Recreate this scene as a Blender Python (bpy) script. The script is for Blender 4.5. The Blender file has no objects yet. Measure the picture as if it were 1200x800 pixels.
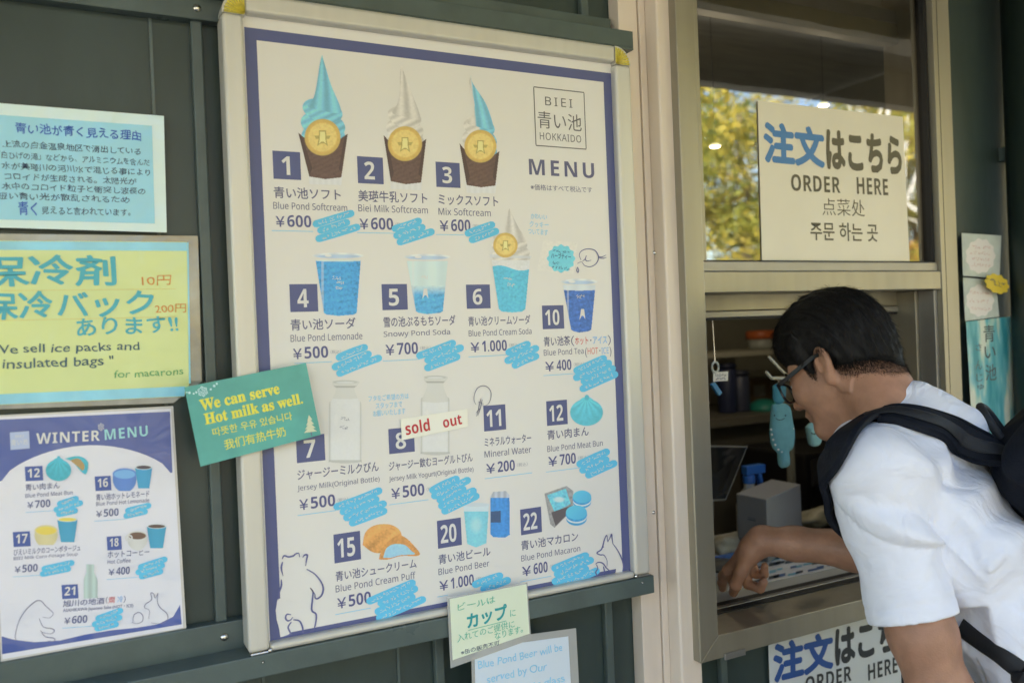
import bpy, bmesh, math, random
import numpy as np
from mathutils import Vector, Matrix
random.seed(7); RNG = np.random.default_rng(7)
SC = bpy.context.scene
COL = SC.collection
R = math.radians

# ------------------------------------------------------------------ camera
YAW, PITCH, ROLL = R(27.43), R(-0.415), R(-2.307)
CAM = np.array([-0.227, -1.1707, 1.5023])
FW = np.array([math.sin(YAW)*math.cos(PITCH), math.cos(YAW)*math.cos(PITCH), math.sin(PITCH)])
RT = np.array([math.cos(YAW), -math.sin(YAW), 0.0]); UP = np.cross(RT, FW)
_c, _s = math.cos(ROLL), math.sin(ROLL)
RT, UP = _c*RT + _s*UP, -_s*RT + _c*UP
cd = bpy.data.cameras.new('camera'); cam = bpy.data.objects.new('camera', cd); COL.objects.link(cam)
cd.lens = 30; cd.sensor_width = 36; cd.clip_start = 0.02; cd.clip_end = 500
cd.dof.use_dof = True; cd.dof.focus_distance = 1.32; cd.dof.aperture_fstop = 3.5
M = Matrix(((RT[0], UP[0], -FW[0], CAM[0]), (RT[1], UP[1], -FW[1], CAM[1]), (RT[2], UP[2], -FW[2], CAM[2]), (0, 0, 0, 1)))
cam.matrix_world = M
SC.camera = cam

# ------------------------------------------------------------------ sky, sun, exposure
SUN_EL, SUN_AZ = R(40), R(128)          # azimuth measured from +x towards +y: the sun stands behind the kiosk
w = bpy.data.worlds.new('World'); SC.world = w; w.use_nodes = True
nt = w.node_tree; bg = nt.nodes['Background']
sky = nt.nodes.new('ShaderNodeTexSky'); sky.sky_type = 'NISHITA'; sky.sun_disc = False
sky.sun_elevation = SUN_EL; sky.sun_rotation = R(90) - SUN_AZ
nt.links.new(sky.outputs[0], bg.inputs[0]); bg.inputs[1].default_value = 0.135
sd = bpy.data.lights.new('sun', 'SUN'); sd.energy = 5; sd.angle = R(0.5); sd.color = (1, .95, .88)
so = bpy.data.objects.new('sun', sd); COL.objects.link(so); so.location = (0, 0, 20)
_d = Vector((math.cos(SUN_EL)*math.cos(SUN_AZ), math.cos(SUN_EL)*math.sin(SUN_AZ), math.sin(SUN_EL)))
so.rotation_euler = _d.to_track_quat('Z', 'Y').to_euler()
SC.view_settings.view_transform = 'Standard'; SC.view_settings.look = 'None'
SC.view_settings.exposure = 2.72; SC.view_settings.gamma = 1; SC.view_settings.use_curve_mapping = False
SC.render.engine = 'CYCLES'; SC.cycles.use_denoising = True
SC.cycles.max_bounces = 10; SC.cycles.transparent_max_bounces = 12

# ------------------------------------------------------------------ helpers: measuring in the photograph (1200 x 800)
def ray(px, py): return FW + (px-600)/1000*RT - (py-400)/1000*UP
def P(px, py, y=0.0):
    d = ray(px, py); return CAM + (y-CAM[1])/d[1]*d
def PZ(px, py, z):
    d = ray(px, py); return CAM + (z-CAM[2])/d[2]*d
def PX(px, py, x):
    d = ray(px, py); return CAM + (x-CAM[0])/d[0]*d
def D(px, py, dep): return CAM + dep*ray(px, py)
def hx(px, A):
    """point at the height and on the wall plane of A whose photo column is px"""
    k = (px-600)/1000; q = np.asarray(A)-CAM; q[0] = 0
    a, b, c, d = q@RT, RT[0], q@FW, FW[0]
    X = (k*c-a)/(b-k*d); return np.array([CAM[0]+X, A[1], A[2]])

def lin(c): 
    c = np.asarray(c, float)/255; return np.where(c <= .04045, c/12.92, ((c+.055)/1.055)**2.4)
WHITE = lin((207, 202, 192))
def pr(r, g, b): return tuple(np.clip(lin((r, g, b))/WHITE*.76, .004, .85))     # ink colour from its look beside white paper

# ------------------------------------------------------------------ materials
MATS = {}
def mat(name, color=(.5, .5, .5), rough=.5, metal=0, noise=0, nscale=30, bump=0, bscale=200, coat=0, spec=.5, stretch=(1, 1, 1), emit=None, trans=0, nrough=0, sss=0, coatr=.06):
    if name in MATS: return MATS[name]
    m = bpy.data.materials.new(name); m.use_nodes = True; t = m.node_tree; p = t.nodes['Principled BSDF']
    p.inputs['Base Color'].default_value = (*color, 1); p.inputs['Roughness'].default_value = rough
    p.inputs['Metallic'].default_value = metal; p.inputs['Specular IOR Level'].default_value = spec
    p.inputs['Coat Weight'].default_value = coat; p.inputs['Coat Roughness'].default_value = coatr
    if sss: p.inputs['Subsurface Weight'].default_value = sss; p.inputs['Subsurface Radius'].default_value = (.012, .005, .003); p.inputs['Subsurface Scale'].default_value = 1
    if trans: p.inputs['Transmission Weight'].default_value = trans
    if emit: p.inputs['Emission Color'].default_value = (*emit[0], 1); p.inputs['Emission Strength'].default_value = emit[1]
    if noise or bump or nrough:
        tc = t.nodes.new('ShaderNodeTexCoord'); mp = t.nodes.new('ShaderNodeMapping'); mp.inputs['Scale'].default_value = stretch
        t.links.new(tc.outputs['Object'], mp.inputs[0])
    if noise:
        n = t.nodes.new('ShaderNodeTexNoise'); n.inputs['Scale'].default_value = nscale; n.inputs['Detail'].default_value = 6
        r = t.nodes.new('ShaderNodeMapRange'); r.inputs[1].default_value = .3; r.inputs[2].default_value = .7
        r.inputs[3].default_value = 1-noise; r.inputs[4].default_value = 1+noise
        x = t.nodes.new('ShaderNodeVectorMath'); x.operation = 'SCALE'; x.inputs[0].default_value = color
        t.links.new(mp.outputs[0], n.inputs['Vector']); t.links.new(n.outputs[0], r.inputs[0]); t.links.new(r.outputs[0], x.inputs['Scale'])
        t.links.new(x.outputs[0], p.inputs['Base Color'])
    if nrough:
        n3 = t.nodes.new('ShaderNodeTexNoise'); n3.inputs['Scale'].default_value = nscale*.6; n3.inputs['Detail'].default_value = 5
        r3 = t.nodes.new('ShaderNodeMapRange'); r3.inputs[1].default_value = .3; r3.inputs[2].default_value = .7
        r3.inputs[3].default_value = max(.02, rough-nrough); r3.inputs[4].default_value = min(1, rough+nrough)
        t.links.new(mp.outputs[0], n3.inputs['Vector']); t.links.new(n3.outputs[0], r3.inputs[0]); t.links.new(r3.outputs[0], p.inputs['Roughness'])
    if bump:
        n2 = t.nodes.new('ShaderNodeTexNoise'); n2.inputs['Scale'].default_value = bscale; n2.inputs['Detail'].default_value = 4
        b = t.nodes.new('ShaderNodeBump'); b.inputs['Strength'].default_value = bump; b.inputs['Distance'].default_value = .002
        t.links.new(mp.outputs[0], n2.inputs['Vector']); t.links.new(n2.outputs[0], b.inputs['Height']); t.links.new(b.outputs[0], p.inputs['Normal'])
    if coat >= .5:      # laminated film never lies quite flat
        tc2 = t.nodes.new('ShaderNodeTexCoord'); n4 = t.nodes.new('ShaderNodeTexNoise'); n4.inputs['Scale'].default_value = 9; n4.inputs['Detail'].default_value = 3; n4.inputs['Distortion'].default_value = .6
        b4 = t.nodes.new('ShaderNodeBump'); b4.inputs['Strength'].default_value = .5; b4.inputs['Distance'].default_value = .02
        t.links.new(tc2.outputs['Object'], n4.inputs['Vector']); t.links.new(n4.outputs[0], b4.inputs['Height']); t.links.new(b4.outputs[0], p.inputs['Coat Normal'])
    MATS[name] = m; return m
def ink(r, g, b, name=None): return mat(name or 'ink_%d_%d_%d' % (r, g, b), pr(r, g, b), .45)
def print_mat(name, rough=.45, coat=0):
    if name in MATS: return MATS[name]
    m = mat(name, (1, 1, 1), rough, coat=coat); t = m.node_tree
    a = t.nodes.new('ShaderNodeAttribute'); a.attribute_name = 'Col'; t.links.new(a.outputs['Color'], t.nodes['Principled BSDF'].inputs['Base Color']); return m

# ------------------------------------------------------------------ mesh builder
class MB:
    def __init__(s): s.v = []; s.f = []; s.m = []; s.mats = []
    def add(s, vs, fs, m):
        if m not in s.mats: s.mats.append(m)
        k = s.mats.index(m); n = len(s.v)
        s.v.extend([tuple(map(float, q)) for q in vs]); s.f.extend([tuple(i+n for i in f) for f in fs]); s.m.extend([k]*len(fs)); return s
    def build(s, name, parent=None, smooth=False, bevel=0, seg=2, local=None):
        me = bpy.data.meshes.new(name); me.from_pydata(s.v, [], s.f)
        for q in s.mats: me.materials.append(q)
        me.polygons.foreach_set('material_index', s.m)
        if smooth: me.polygons.foreach_set('use_smooth', [True]*len(s.f))
        me.update()
        o = bpy.data.objects.new(name, me); COL.objects.link(o)
        if parent is not None: o.parent = parent; o.matrix_parent_inverse = Matrix.Translation(-parent_world(parent))
        if bevel:
            b = o.modifiers.new('bevel', 'BEVEL'); b.width = bevel; b.segments = seg; b.limit_method = 'ANGLE'; b.angle_limit = R(35)
        return o
def parent_world(o):
    t = Vector((0, 0, 0))
    t += o.location
    if o.parent is not None and o.parent.type == 'EMPTY': t = o.location.copy()
    return t if o.type == 'EMPTY' else Vector((0, 0, 0))
def empty(name, loc, label=None, cat=None, group=None):
    o = bpy.data.objects.new(name, None); COL.objects.link(o); o.location = loc; o.empty_display_size = .05
    return tag(o, label, cat, group)
def tag(o, label=None, cat=None, group=None, kind=None):
    if label: o['label'] = label
    if cat: o['category'] = cat
    if group: o['group'] = group
    if kind: o['kind'] = kind
    return o
def box(mb, x0, x1, y0, y1, z0, z1, m):
    v = [(x, y, z) for x in (x0, x1) for y in (y0, y1) for z in (z0, z1)]
    return mb.add(v, [(0, 1, 3, 2), (4, 6, 7, 5), (0, 4, 5, 1), (2, 3, 7, 6), (0, 2, 6, 4), (1, 5, 7, 3)], m)
def prism(mb, pts, off, m):
    """closed outline pts (3d) extruded by vector off"""
    n = len(pts); off = np.asarray(off); a = [np.asarray(p) for p in pts]; b = [p+off for p in a]
    return mb.add(a+b, [tuple(range(n)), tuple(range(2*n-1, n-1, -1))]+[(i, i+n, (i+1) % n+n, (i+1) % n) for i in range(n)], m)
def tube(mb, pts, r, m, n=10, cap=True):
    pts = [np.asarray(p, float) for p in pts]; k = len(pts); rr = r if hasattr(r, '__len__') else [r]*k
    vs = []; ref = np.array([0.13, .22, .97])
    for i, p in enumerate(pts):
        t = pts[min(i+1, k-1)]-pts[max(i-1, 0)]; t /= np.linalg.norm(t)+1e-12
        a = np.cross(t, ref)
        if np.linalg.norm(a) < .1: a = np.cross(t, (1, 0, 0))
        a /= np.linalg.norm(a); b = np.cross(t, a)
        for j in range(n): vs.append(p+rr[i]*(math.cos(2*math.pi*j/n)*a+math.sin(2*math.pi*j/n)*b))
    fs = [(i*n+j, i*n+(j+1) % n, (i+1)*n+(j+1) % n, (i+1)*n+j) for i in range(k-1) for j in range(n)]
    if cap: fs += [tuple(range(n-1, -1, -1)), tuple(range((k-1)*n, k*n))]
    return mb.add(vs, fs, m)
def lathe(mb, c, prof, m, n=28, axis=(0, 0, 1)):
    """profile [(radius, height)...] turned about axis through c"""
    ax = Vector(axis).normalized(); q = Vector((0, 0, 1)).rotation_difference(ax)
    vs = [np.asarray(c)+np.array(q @ Vector((r*math.cos(2*math.pi*j/n), r*math.sin(2*math.pi*j/n), h))) for r, h in prof for j in range(n)]
    k = len(prof)
    fs = [(i*n+j, i*n+(j+1) % n, (i+1)*n+(j+1) % n, (i+1)*n+j) for i in range(k-1) for j in range(n)]
    fs += [tuple(range(n-1, -1, -1)), tuple(range((k-1)*n, k*n))]
    return mb.add(vs, fs, m)

# ------------------------------------------------------------------ flat printed shapes on the wall planes
def poly(mb, pts, y, m): return mb.add([P(a, b, y) for a, b in pts], [tuple(range(len(pts)))], m)
def rect_h(mb, x0, y0, x1, y1, y, m, rad=0):
    """upright rectangle in the world: photo corners top-left, bottom-right columns"""
    A = P(x0, y0, y); Cc = P(x0, y1, y); B = hx(x1, A)
    return mb.add([(A[0], y, A[2]), (B[0], y, A[2]), (B[0], y, Cc[2]), (A[0], y, Cc[2])], [(0, 1, 2, 3)], m)
def smooth_path(pts, n=6):
    p = [np.array(q, float) for q in pts]
    if len(p) < 3: return p
    out = []
    for i in range(len(p)-1):
        a, b, c, d = p[max(i-1, 0)], p[i], p[i+1], p[min(i+2, len(p)-1)]
        for t in np.linspace(0, 1, n, endpoint=False):
            out.append(.5*((2*b)+(-a+c)*t+(2*a-5*b+4*c-d)*t*t+(-a+3*b-3*c+d)*t**3))
    return out+[p[-1]]
def stroke(mb, pts, wpx, y, m, smooth=True, taper=False, cap=5):
    q = smooth_path(pts) if smooth else [np.array(a, float) for a in pts]
    L, Rr = [], []; k = len(q)
    for i, p in enumerate(q):
        t = q[min(i+1, k-1)]-q[max(i-1, 0)]; t /= np.linalg.norm(t)+1e-9; n = np.array([-t[1], t[0]])
        ww = wpx/2*(1 if not taper else (.45+.55*math.sin(math.pi*min(1, (i+1)/(k)*1.1))))
        L.append(p+n*ww); Rr.append(p-n*ww)
        if i == 0: t0, n0, w0 = t, n, ww
    caps0 = [q[0]-w0*(math.cos(a)*t0)-w0*math.sin(a)*n0 for a in np.linspace(math.pi/2, -math.pi/2, cap)][1:-1]
    caps1 = [q[-1]+ww*(math.cos(a)*t)+ww*math.sin(a)*n for a in np.linspace(math.pi/2, -math.pi/2, cap)][1:-1]
    if cap > 2:
        mb.add([P(a, b, y) for a, b in [L[0]]+[Rr[0]]+caps0], [tuple(range(2+len(caps0)))], m)
        mb.add([P(a, b, y) for a, b in [L[-1]]+caps1+[Rr[-1]]], [tuple(range(2+len(caps1)))], m)
    vs = [P(a, b, y) for a, b in L+Rr]
    return mb.add(vs, [(i, i+1, k+i+1, k+i) for i in range(k-1)], m)

_cache = {}
TYPE = bpy.data.scenes.new('type_setting')      # letters are turned to meshes here, then the scene is removed
def glyphs(s, bold, res=3, space=1.0):
    key = (s, round(bold, 4), res, space)
    if key not in _cache:
        c = bpy.data.curves.new('t', 'FONT'); c.body = s; c.size = 1; c.offset = bold; c.resolution_u = res; c.space_character = space; c.fill_mode = 'FRONT'
        o = bpy.data.objects.new('t', c); TYPE.collection.objects.link(o); vl = TYPE.view_layers[0]; vl.update()
        me = o.evaluated_get(vl.depsgraph).to_mesh()
        n = len(me.vertices); co = np.empty(n*3); me.vertices.foreach_get('co', co); co = co.reshape(n, 3)[:, :2].copy()
        fs = [tuple(p.vertices) for p in me.polygons]
        bpy.data.objects.remove(o); bpy.data.curves.remove(c); _cache[key] = (co, fs)
    return _cache[key]
def sans(s, heavy):
    U, L, N = (0x1D5D4, 0x1D5EE, 0x1D7EC) if heavy else (0x1D5A0, 0x1D5BA, 0x1D7E2)
    return ''.join(chr(U+ord(c)-65) if 'A' <= c <= 'Z' else chr(L+ord(c)-97) if 'a' <= c <= 'z' else chr(N+ord(c)-48) if '0' <= c <= '9' else c for c in s)
def cjk(s): return any(ord(ch) > 0x2E80 and ord(ch) < 0x1F000 for ch in s)
def text(mb, s, a, b, hpx, m, y=0.0, bold=0.0, hand=0, res=3, space=1.0, base=None, slant=0):
    """letters fitted from photo point a (left end of baseline) to b (a photo column, or a point for tilted writing); hpx = height of the letters"""
    A = P(a[0], a[1], y); B = P(b[0], b[1], y) if hasattr(b, '__len__') else hx(b, A)
    H = np.linalg.norm(P(a[0], a[1]-hpx, y)-A)
    fat = bold if bold > .0125 else 0
    if not cjk(s) and not hand and s.isascii():      # sans letters, regular or truly bold
        if any(ch.isalnum() for ch in s): s = sans(s, bold >= .015); bold = fat = 0
    co, fs = glyphs(s, 0 if fat else bold, res, space)
    if not len(co): return
    co = co.copy(); lo, hi = co.min(0), co.max(0)
    if base is None: base = not cjk(s)
    y0 = 0.0 if base else lo[1]
    if hand:
        ph = RNG.uniform(0, 6, 6); u, v = co[:, 0]*2.3, co[:, 1]*2.0
        co[:, 1] += hand*(.05*np.sin(u*1.1+ph[0])+.03*np.sin(u*2.9+v+ph[1])); co[:, 0] += hand*(.05*np.sin(v*2+u*.7+ph[2])+.03*np.sin(u*3.3-v*2+ph[3]))
        lo, hi = co.min(0), co.max(0); y0 = 0.0 if base else lo[1]
    X = (co[:, 0]-lo[0])/(hi[0]-lo[0]); Y = (co[:, 1]-y0)/(hi[1]-y0)*H
    d = B-A; n = np.array([-d[2], 0, d[0]]); n /= np.linalg.norm(n)
    X = X+slant*Y/np.linalg.norm(d)
    vs = A+X[:, None]*d+Y[:, None]*n
    if not fat: mb.add(vs, fs, m); return
    dn = d/np.linalg.norm(d); em = np.linalg.norm(d)/(hi[0]-lo[0]); ey = H/(hi[1]-y0)
    for j in range(8):      # a heavier weight: the letters laid over themselves, each a hair further out
        t = 2*math.pi*j/8; mb.add(vs+dn*math.cos(t)*fat*em+n*math.sin(t)*fat*ey+np.array([0, -.000012*j, 0]), fs, m)
# ================================================================== materials of the place
GREEN = mat('green_painted_steel', pr(46, 57, 52), .40, noise=.20, nscale=9, bump=.22, bscale=70, nrough=.12, stretch=(1, 1, .35))
GREEN2 = mat('green_painted_rail', pr(72, 82, 76), .38, noise=.16, nscale=14, bump=.15, bscale=90, nrough=.12)
BEIGE = mat('beige_trim_paint', pr(203, 186, 164), .40, noise=.10, nscale=14, stretch=(1, 1, .15), nrough=.06)
CHAMP = mat('champagne_aluminium', (.33, .305, .24), .42, metal=.6, noise=.05, nscale=40, stretch=(1, 1, .05), nrough=.06)
SILL = mat('worn_sill_aluminium', (.17, .16, .125), .5, metal=.35, noise=.15, nscale=30, stretch=(.2, 1, 1), nrough=.1)
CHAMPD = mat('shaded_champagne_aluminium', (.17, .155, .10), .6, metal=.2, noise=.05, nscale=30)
CHAMP2 = mat('grey_aluminium', (.30, .29, .27), .40, metal=.6, noise=.05, nscale=30)
DARKGAP = mat('black_rubber_and_groove_shade', (.012, .012, .012), .7)
ALU = mat('cream_frame_aluminium', (.60, .585, .53), .36, metal=.2, noise=.03, nscale=60, stretch=(1, 1, .04), nrough=.05)
STEEL = mat('screw_steel', (.62, .6, .56), .25, metal=1)
WOOD_D = mat('dark_soffit_boards', (.36, .345, .29), .6, noise=.25, nscale=5, stretch=(1, 12, 1))
BEAM = mat('grey_beam_paint', (.42, .41, .36), .5, noise=.15, nscale=6)

# ------------------------------------------------------------------ ground and roof
g = MB(); S = 120
g.add([(-S, -S, 0), (S, -S, 0), (S, S, 0), (-S, S, 0)], [(0, 1, 2, 3)], mat('gravel_ground', (.17, .155, .12), .9, noise=.35, nscale=3, bump=.6, bscale=40))
tag(g.build('ground'), kind='structure')
g = MB(); box(g, -4, 5, -1.9, 0.06, .004, .05, mat('asphalt_apron', (.075, .073, .07), .85, noise=.2, nscale=4, bump=.3, bscale=60)); tag(g.build('pavement', bevel=.01), kind='structure')
roof = empty('kiosk_roof', (0.5, 0, 2.5), 'dark overhanging roof of the kiosk above the menu wall', 'roof')
m = MB(); box(m, -5.5, 6.5, -1.30, 4.2, 2.56, 2.60, WOOD_D); m.build('soffit', roof)
m = MB(); box(m, -5.6, 6.6, -1.40, 4.3, 2.602, 2.74, mat('roof_sheet', (.05, .055, .05), .5)); m.build('roof_sheet', roof)
m = MB(); box(m, -5.5, 6.5, -1.38, -1.31, 2.42, 2.60, BEAM); m.build('fascia', roof)
m = MB(); box(m, -5.5, 6.5, -.92, -.80, 2.46, 2.558, BEAM); m.build('beam', roof)

# ------------------------------------------------------------------ siding walls
def siding(name, x0, x1, z0, z1, yp, label, bats, joints, group='green steel siding walls', edge=()):
    o = empty(name, ((x0+x1)/2, yp, z0), label, 'wall', group)
    m = MB(); box(m, x0, x1, yp, yp+.04, z0, z1, GREEN); m.build('panel', o)
    for bx, zz0, zz1 in bats:
        b = MB(); box(b, bx-.0075, bx+.0075, yp-.012, yp-.0002, zz0, zz1, GREEN2); b.build('batten', o, bevel=.002)
    for bx in joints:
        b = MB(); box(b, bx-.002, bx+.002, yp-.0025, yp-.0002, z0, z1, GREEN2); b.build('panel_seam', o)
    return o
YW = .05
def wx(px, py, y=YW): return P(px, py, y)[0]
b1 = (wx(231.5, 100)+0.0); b2 = wx(512, 765); b3 = wx(710, 740)
siding('siding_wall', -3.6, .70, .05, 2.555, YW, 'dark green steel siding behind the notes and the menu board',
       [(b1, .05, 2.55), (wx(258, 735)+.292*0, .05, 1.05), (b2, .05, 2.55), (b3, .05, 2.55), (b1-.29, .05, 2.55), (b1-.87, .05, 2.55), (b1-1.45, .05, 2.55), (b1-2.03, .05, 2.55)][:1] +
       [(b2, .05, 2.55), (b3, .05, 2.55), (b1-.6, .05, 2.55), (b1-1.2, .05, 2.55), (b1-1.8, .05, 2.55), (b1-2.4, .05, 2.55)],
       [wx(178, 80), wx(308, 785), wx(466, 770), wx(565, 720+60)])
# pale green edge strip against the post
# beige corner post
xa, xg, xe, xr = wx(724, 5, .02), wx(746.5, 5, .02), wx(763, 5, 0.0), wx(788, 5, 0.0)
post = empty('corner_post', ((xa+xr)/2, .02, .05), 'beige metal trim post between the menu board and the serving window', 'post')
m = MB(); box(m, xa, xg-.0012, .020, .049, .05, 2.555, BEIGE); box(m, xg-.0012, xg+.0012, .024, .049, .05, 2.555, BEIGE); box(m, xg+.0012, xe, .018, .049, .05, 2.555, BEIGE)
m.build('flange', post, bevel=.0015)
m = MB(); box(m, xe+.0003, xr, -.012, .049, .05, 2.555, BEIGE); m.build('post_body', post, bevel=.004, seg=3)
for sx, sy in ((767, 296), (766, 600)):
    q = P(sx, sy, -.012); s = MB(); lathe(s, q+np.array([0, 0.0003, 0]), [(.0032, 0), (.0032, .0008), (.002, .002), (.0002, .0024)], STEEL, 14, (0, -1, 0)); s.build('screw', post, True)

# ------------------------------------------------------------------ mounting rails
def screw(parent, px, py, y, r=.0055):
    q = P(px, py, y); s = MB(); lathe(s, q+np.array([0, .0006, 0]), [(r, 0), (r, .001), (r*.8, .0028), (r*.35, .0042), (.0002, .0044)], STEEL, 16, (0, -1, 0)); s.build('screw', parent, True)
zt0, zt1 = P(741, 60, 0)[2], P(740, 38, 0)[2]; xrr = P(740.5, 50, 0)[0]
rail = empty('mounting_rail', (0, .02, zt0), 'green steel angle rail along the top of the menu board', 'rail')
zl = P(150, 12.5, .030)[2]
m = MB(); box(m, -3.6, xrr-.02, .030, .0495, zl, zt1+.03, GREEN2); m.build('wall_flange', rail, bevel=.0015)
m = MB(); box(m, -.0505, xrr, -.004, .0298, zt0, zt0+.004, GREEN2); box(m, -.0505, xrr, -.004, 0, zt0+.0041, zt1, GREEN2); m.build('lip', rail, bevel=.001)
screw(rail, 231, 10, .030)
screw(rail, 30, -32, .030)
zb1, zb0 = P(766, 673, -.014)[2], P(766, 694, -.014)[2]; xrb = P(766, 684, -.014)[0]
rail = empty('mounting_rail', (0, .02, zb0), 'green steel ledge rail the menu board stands on, along its bottom', 'rail')
zf = P(180, 744, .030)[2]
m = MB(); box(m, -3.6, xrb-.02, .030, .0495, zb0, zf, GREEN2); m.build('wall_flange', rail, bevel=.0015)
m = MB(); box(m, -3.6, xrb, -.016, .0298, zb0, zb1, GREEN2); m.build('lip', rail, bevel=.0015)
screw(rail, 263, 746, .030); screw(rail, 20, 805, .030)
screw(rail, 308, 775, -.016, .002); screw(rail, 752, 682, -.016, .002)

# ------------------------------------------------------------------ serving window
YF = -.03
xL, xR = P(791, 5, YF)[0], P(1117, 160, YF)[0]
xLi = P(823, 50, YF)[0]; xLi2 = P(840, 560, YF)[0]; xRi = P(1098, 160, YF)[0]
zB, zBi = P(822, 777, YF)[2], P(842, 745, YF)[2]
zM1, zM0, zMg = P(832, 318, YF)[2], P(832, 343, YF)[2], P(832, 306, YF)[2]
zT = 2.30
win = empty('serving_window', ((xL+xR)/2, 0, zB), 'champagne aluminium serving window, lower half open, upper pane mirroring the trees', 'window')
def mitre(mb, quad, y0, y1, m):      # quad outline in (x, z), thickness y0..y1
    prism(mb, [(a, y0, b) for a, b in quad], (0, y1-y0, 0), m)
xi0 = P(842, 745, YF)[0]; xg0 = xLi - .001
fr = MB()
mitre(fr, [(xL, zB), (xi0, zB+(xi0-xL)*.98), (xi0, zT-.05), (xL, zT)], YF, .09, CHAMP); fr.build('left_stile', win, bevel=.0018)
fr = MB(); mitre(fr, [(xR, zB), (xR, zT), (xRi, zT-.05), (xRi, zB+.038)], YF, .09, CHAMP)
box(fr, xRi+.012, xRi+.0135, YF-.0006, YF+.002, zB+.04, zT-.06, DARKGAP); fr.build('right_stile', win, bevel=.0018)
fr = MB(); mitre(fr, [(xL+.0006, zB-.0002), (xR-.0006, zB-.0002), (xRi-.0004, zB+.0376), (xi0+.0004, zB+(xi0-xL)*.98-.0006)], YF+.0003, .09, CHAMP); fr.build('bottom_rail', win, bevel=.0012)
fr = MB(); mitre(fr, [(xL, zT), (xi0, zT-.05), (xRi, zT-.05), (xR, zT)], YF, .09, CHAMP); fr.build('top_rail', win, bevel=.0012)
fr = MB(); box(fr, xi0+.0005, xRi-.0005, YF+.002, .06, zM0, zM1, CHAMP); fr.build('mid_rail', win, bevel=.0015)
# glazing beads round the upper pane
be = MB(); yb0, yb1 = YF+.008, .004
box(be, xi0+.0005, xRi-.0005, yb0, yb1, zM1+.0003, zMg+.001, CHAMP2)
be.build('glazing_bead', win, bevel=.002)
be = MB(); box(be, xi0+.0006, xg0, yb0, yb1, zMg+.0012, zT-.052, CHAMP); be.build('glazing_bead', win, bevel=.0015)
gk = MB(); box(gk, xRi-.0085, xRi-.0006, yb0+.006, yb1, zMg+.0012, zT-.052, DARKGAP); box(gk, xg0+.0003, xRi-.0088, yb0+.006, yb1, zMg+.0012, zMg+.0035, DARKGAP); gk.build('gasket', win)
# glass
G = bpy.data.materials.new('window_glass'); G.use_nodes = True; t = G.node_tree
for n in list(t.nodes): t.nodes.remove(n)
o_ = t.nodes.new('ShaderNodeOutputMaterial'); mx = t.nodes.new('ShaderNodeMixShader'); tr = t.nodes.new('ShaderNodeBsdfTransparent'); gl = t.nodes.new('ShaderNodeBsdfGlossy')
fz = t.nodes.new('ShaderNodeFresnel'); fz.inputs['IOR'].default_value = 2.9
tr.inputs[0].default_value = (.92, .92, .86, 1); gl.inputs['Roughness'].default_value = .004
tcg = t.nodes.new('ShaderNodeTexCoord'); ng = t.nodes.new('ShaderNodeTexNoise'); ng.inputs['Scale'].default_value = 5; bg_ = t.nodes.new('ShaderNodeBump'); bg_.inputs['Strength'].default_value = .03; bg_.inputs['Distance'].default_value = .01
t.links.new(tcg.outputs['Object'], ng.inputs['Vector']); t.links.new(ng.outputs[0], bg_.inputs['Height']); t.links.new(bg_.outputs[0], gl.inputs['Normal'])
t.links.new(fz.outputs[0], mx.inputs[0]); t.links.new(tr.outputs[0], mx.inputs[1]); t.links.new(gl.outputs[0], mx.inputs[2]); t.links.new(mx.outputs[0], o_.inputs[0])
GLASS = G
p = MB(); p.add([(xg0-.002, -.004, zMg-.004), (xRi-.004, -.004, zMg-.004), (xRi-.004, -.004, zT-.05), (xg0-.002, -.004, zT-.05)], [(0, 1, 2, 3)], GLASS); p.build('glass_pane', win)
# inner sash behind the upper pane
ys = .052
xs1 = P(1082, 150, ys)[0]; xs0 = P(1058, 150, ys)[0]
zs0 = P(950, 33, ys)[2]; zs1 = P(950, 8, ys)[2]
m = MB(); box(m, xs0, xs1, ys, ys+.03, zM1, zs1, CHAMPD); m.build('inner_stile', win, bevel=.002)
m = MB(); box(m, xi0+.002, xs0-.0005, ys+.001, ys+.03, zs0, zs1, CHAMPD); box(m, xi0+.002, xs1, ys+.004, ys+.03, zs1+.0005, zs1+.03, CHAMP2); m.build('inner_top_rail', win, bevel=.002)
m = MB(); box(m, xs1+.008, xs1+.012, ys-.004, ys+.03, zM1, zT-.05, mat('pale_weatherstrip', (.5, .5, .42), .5)); m.build('weatherstrip', win)
# the raised lower sash: its bottom rail shows under the mid rail
yq = .062
z0, z1 = P(850, 372, yq)[2], P(850, 352, yq)[2]
xq = P(1085, 375, yq)[0]
m = MB(); box(m, xi0+.0008, xq, yq, yq+.028, z0, z0+.012, CHAMP2); box(m, xi0+.0008, xq, yq+.004, yq+.028, z0+.0125, z1+.07, CHAMP); m.build('raised_sash_rail', win, bevel=.0015)
m = MB(); box(m, xi0+.001, xq, yq+.003, yq+.026, z0-.0045, z0-.0004, DARKGAP); m.build('brush_seal', win)
# right jamb of the opening, stepped tracks
xj = P(1089, 420, 0)[0]
m = MB(); box(m, xRi-.010, xRi-.0003, YF+.012, .02, zBi, zM0-.0005, CHAMP2); box(m, xRi-.018, xRi-.0003, .0203, .10, zBi, zM0-.0005, CHAMP); m.build('jamb_track', win, bevel=.0015)
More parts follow.
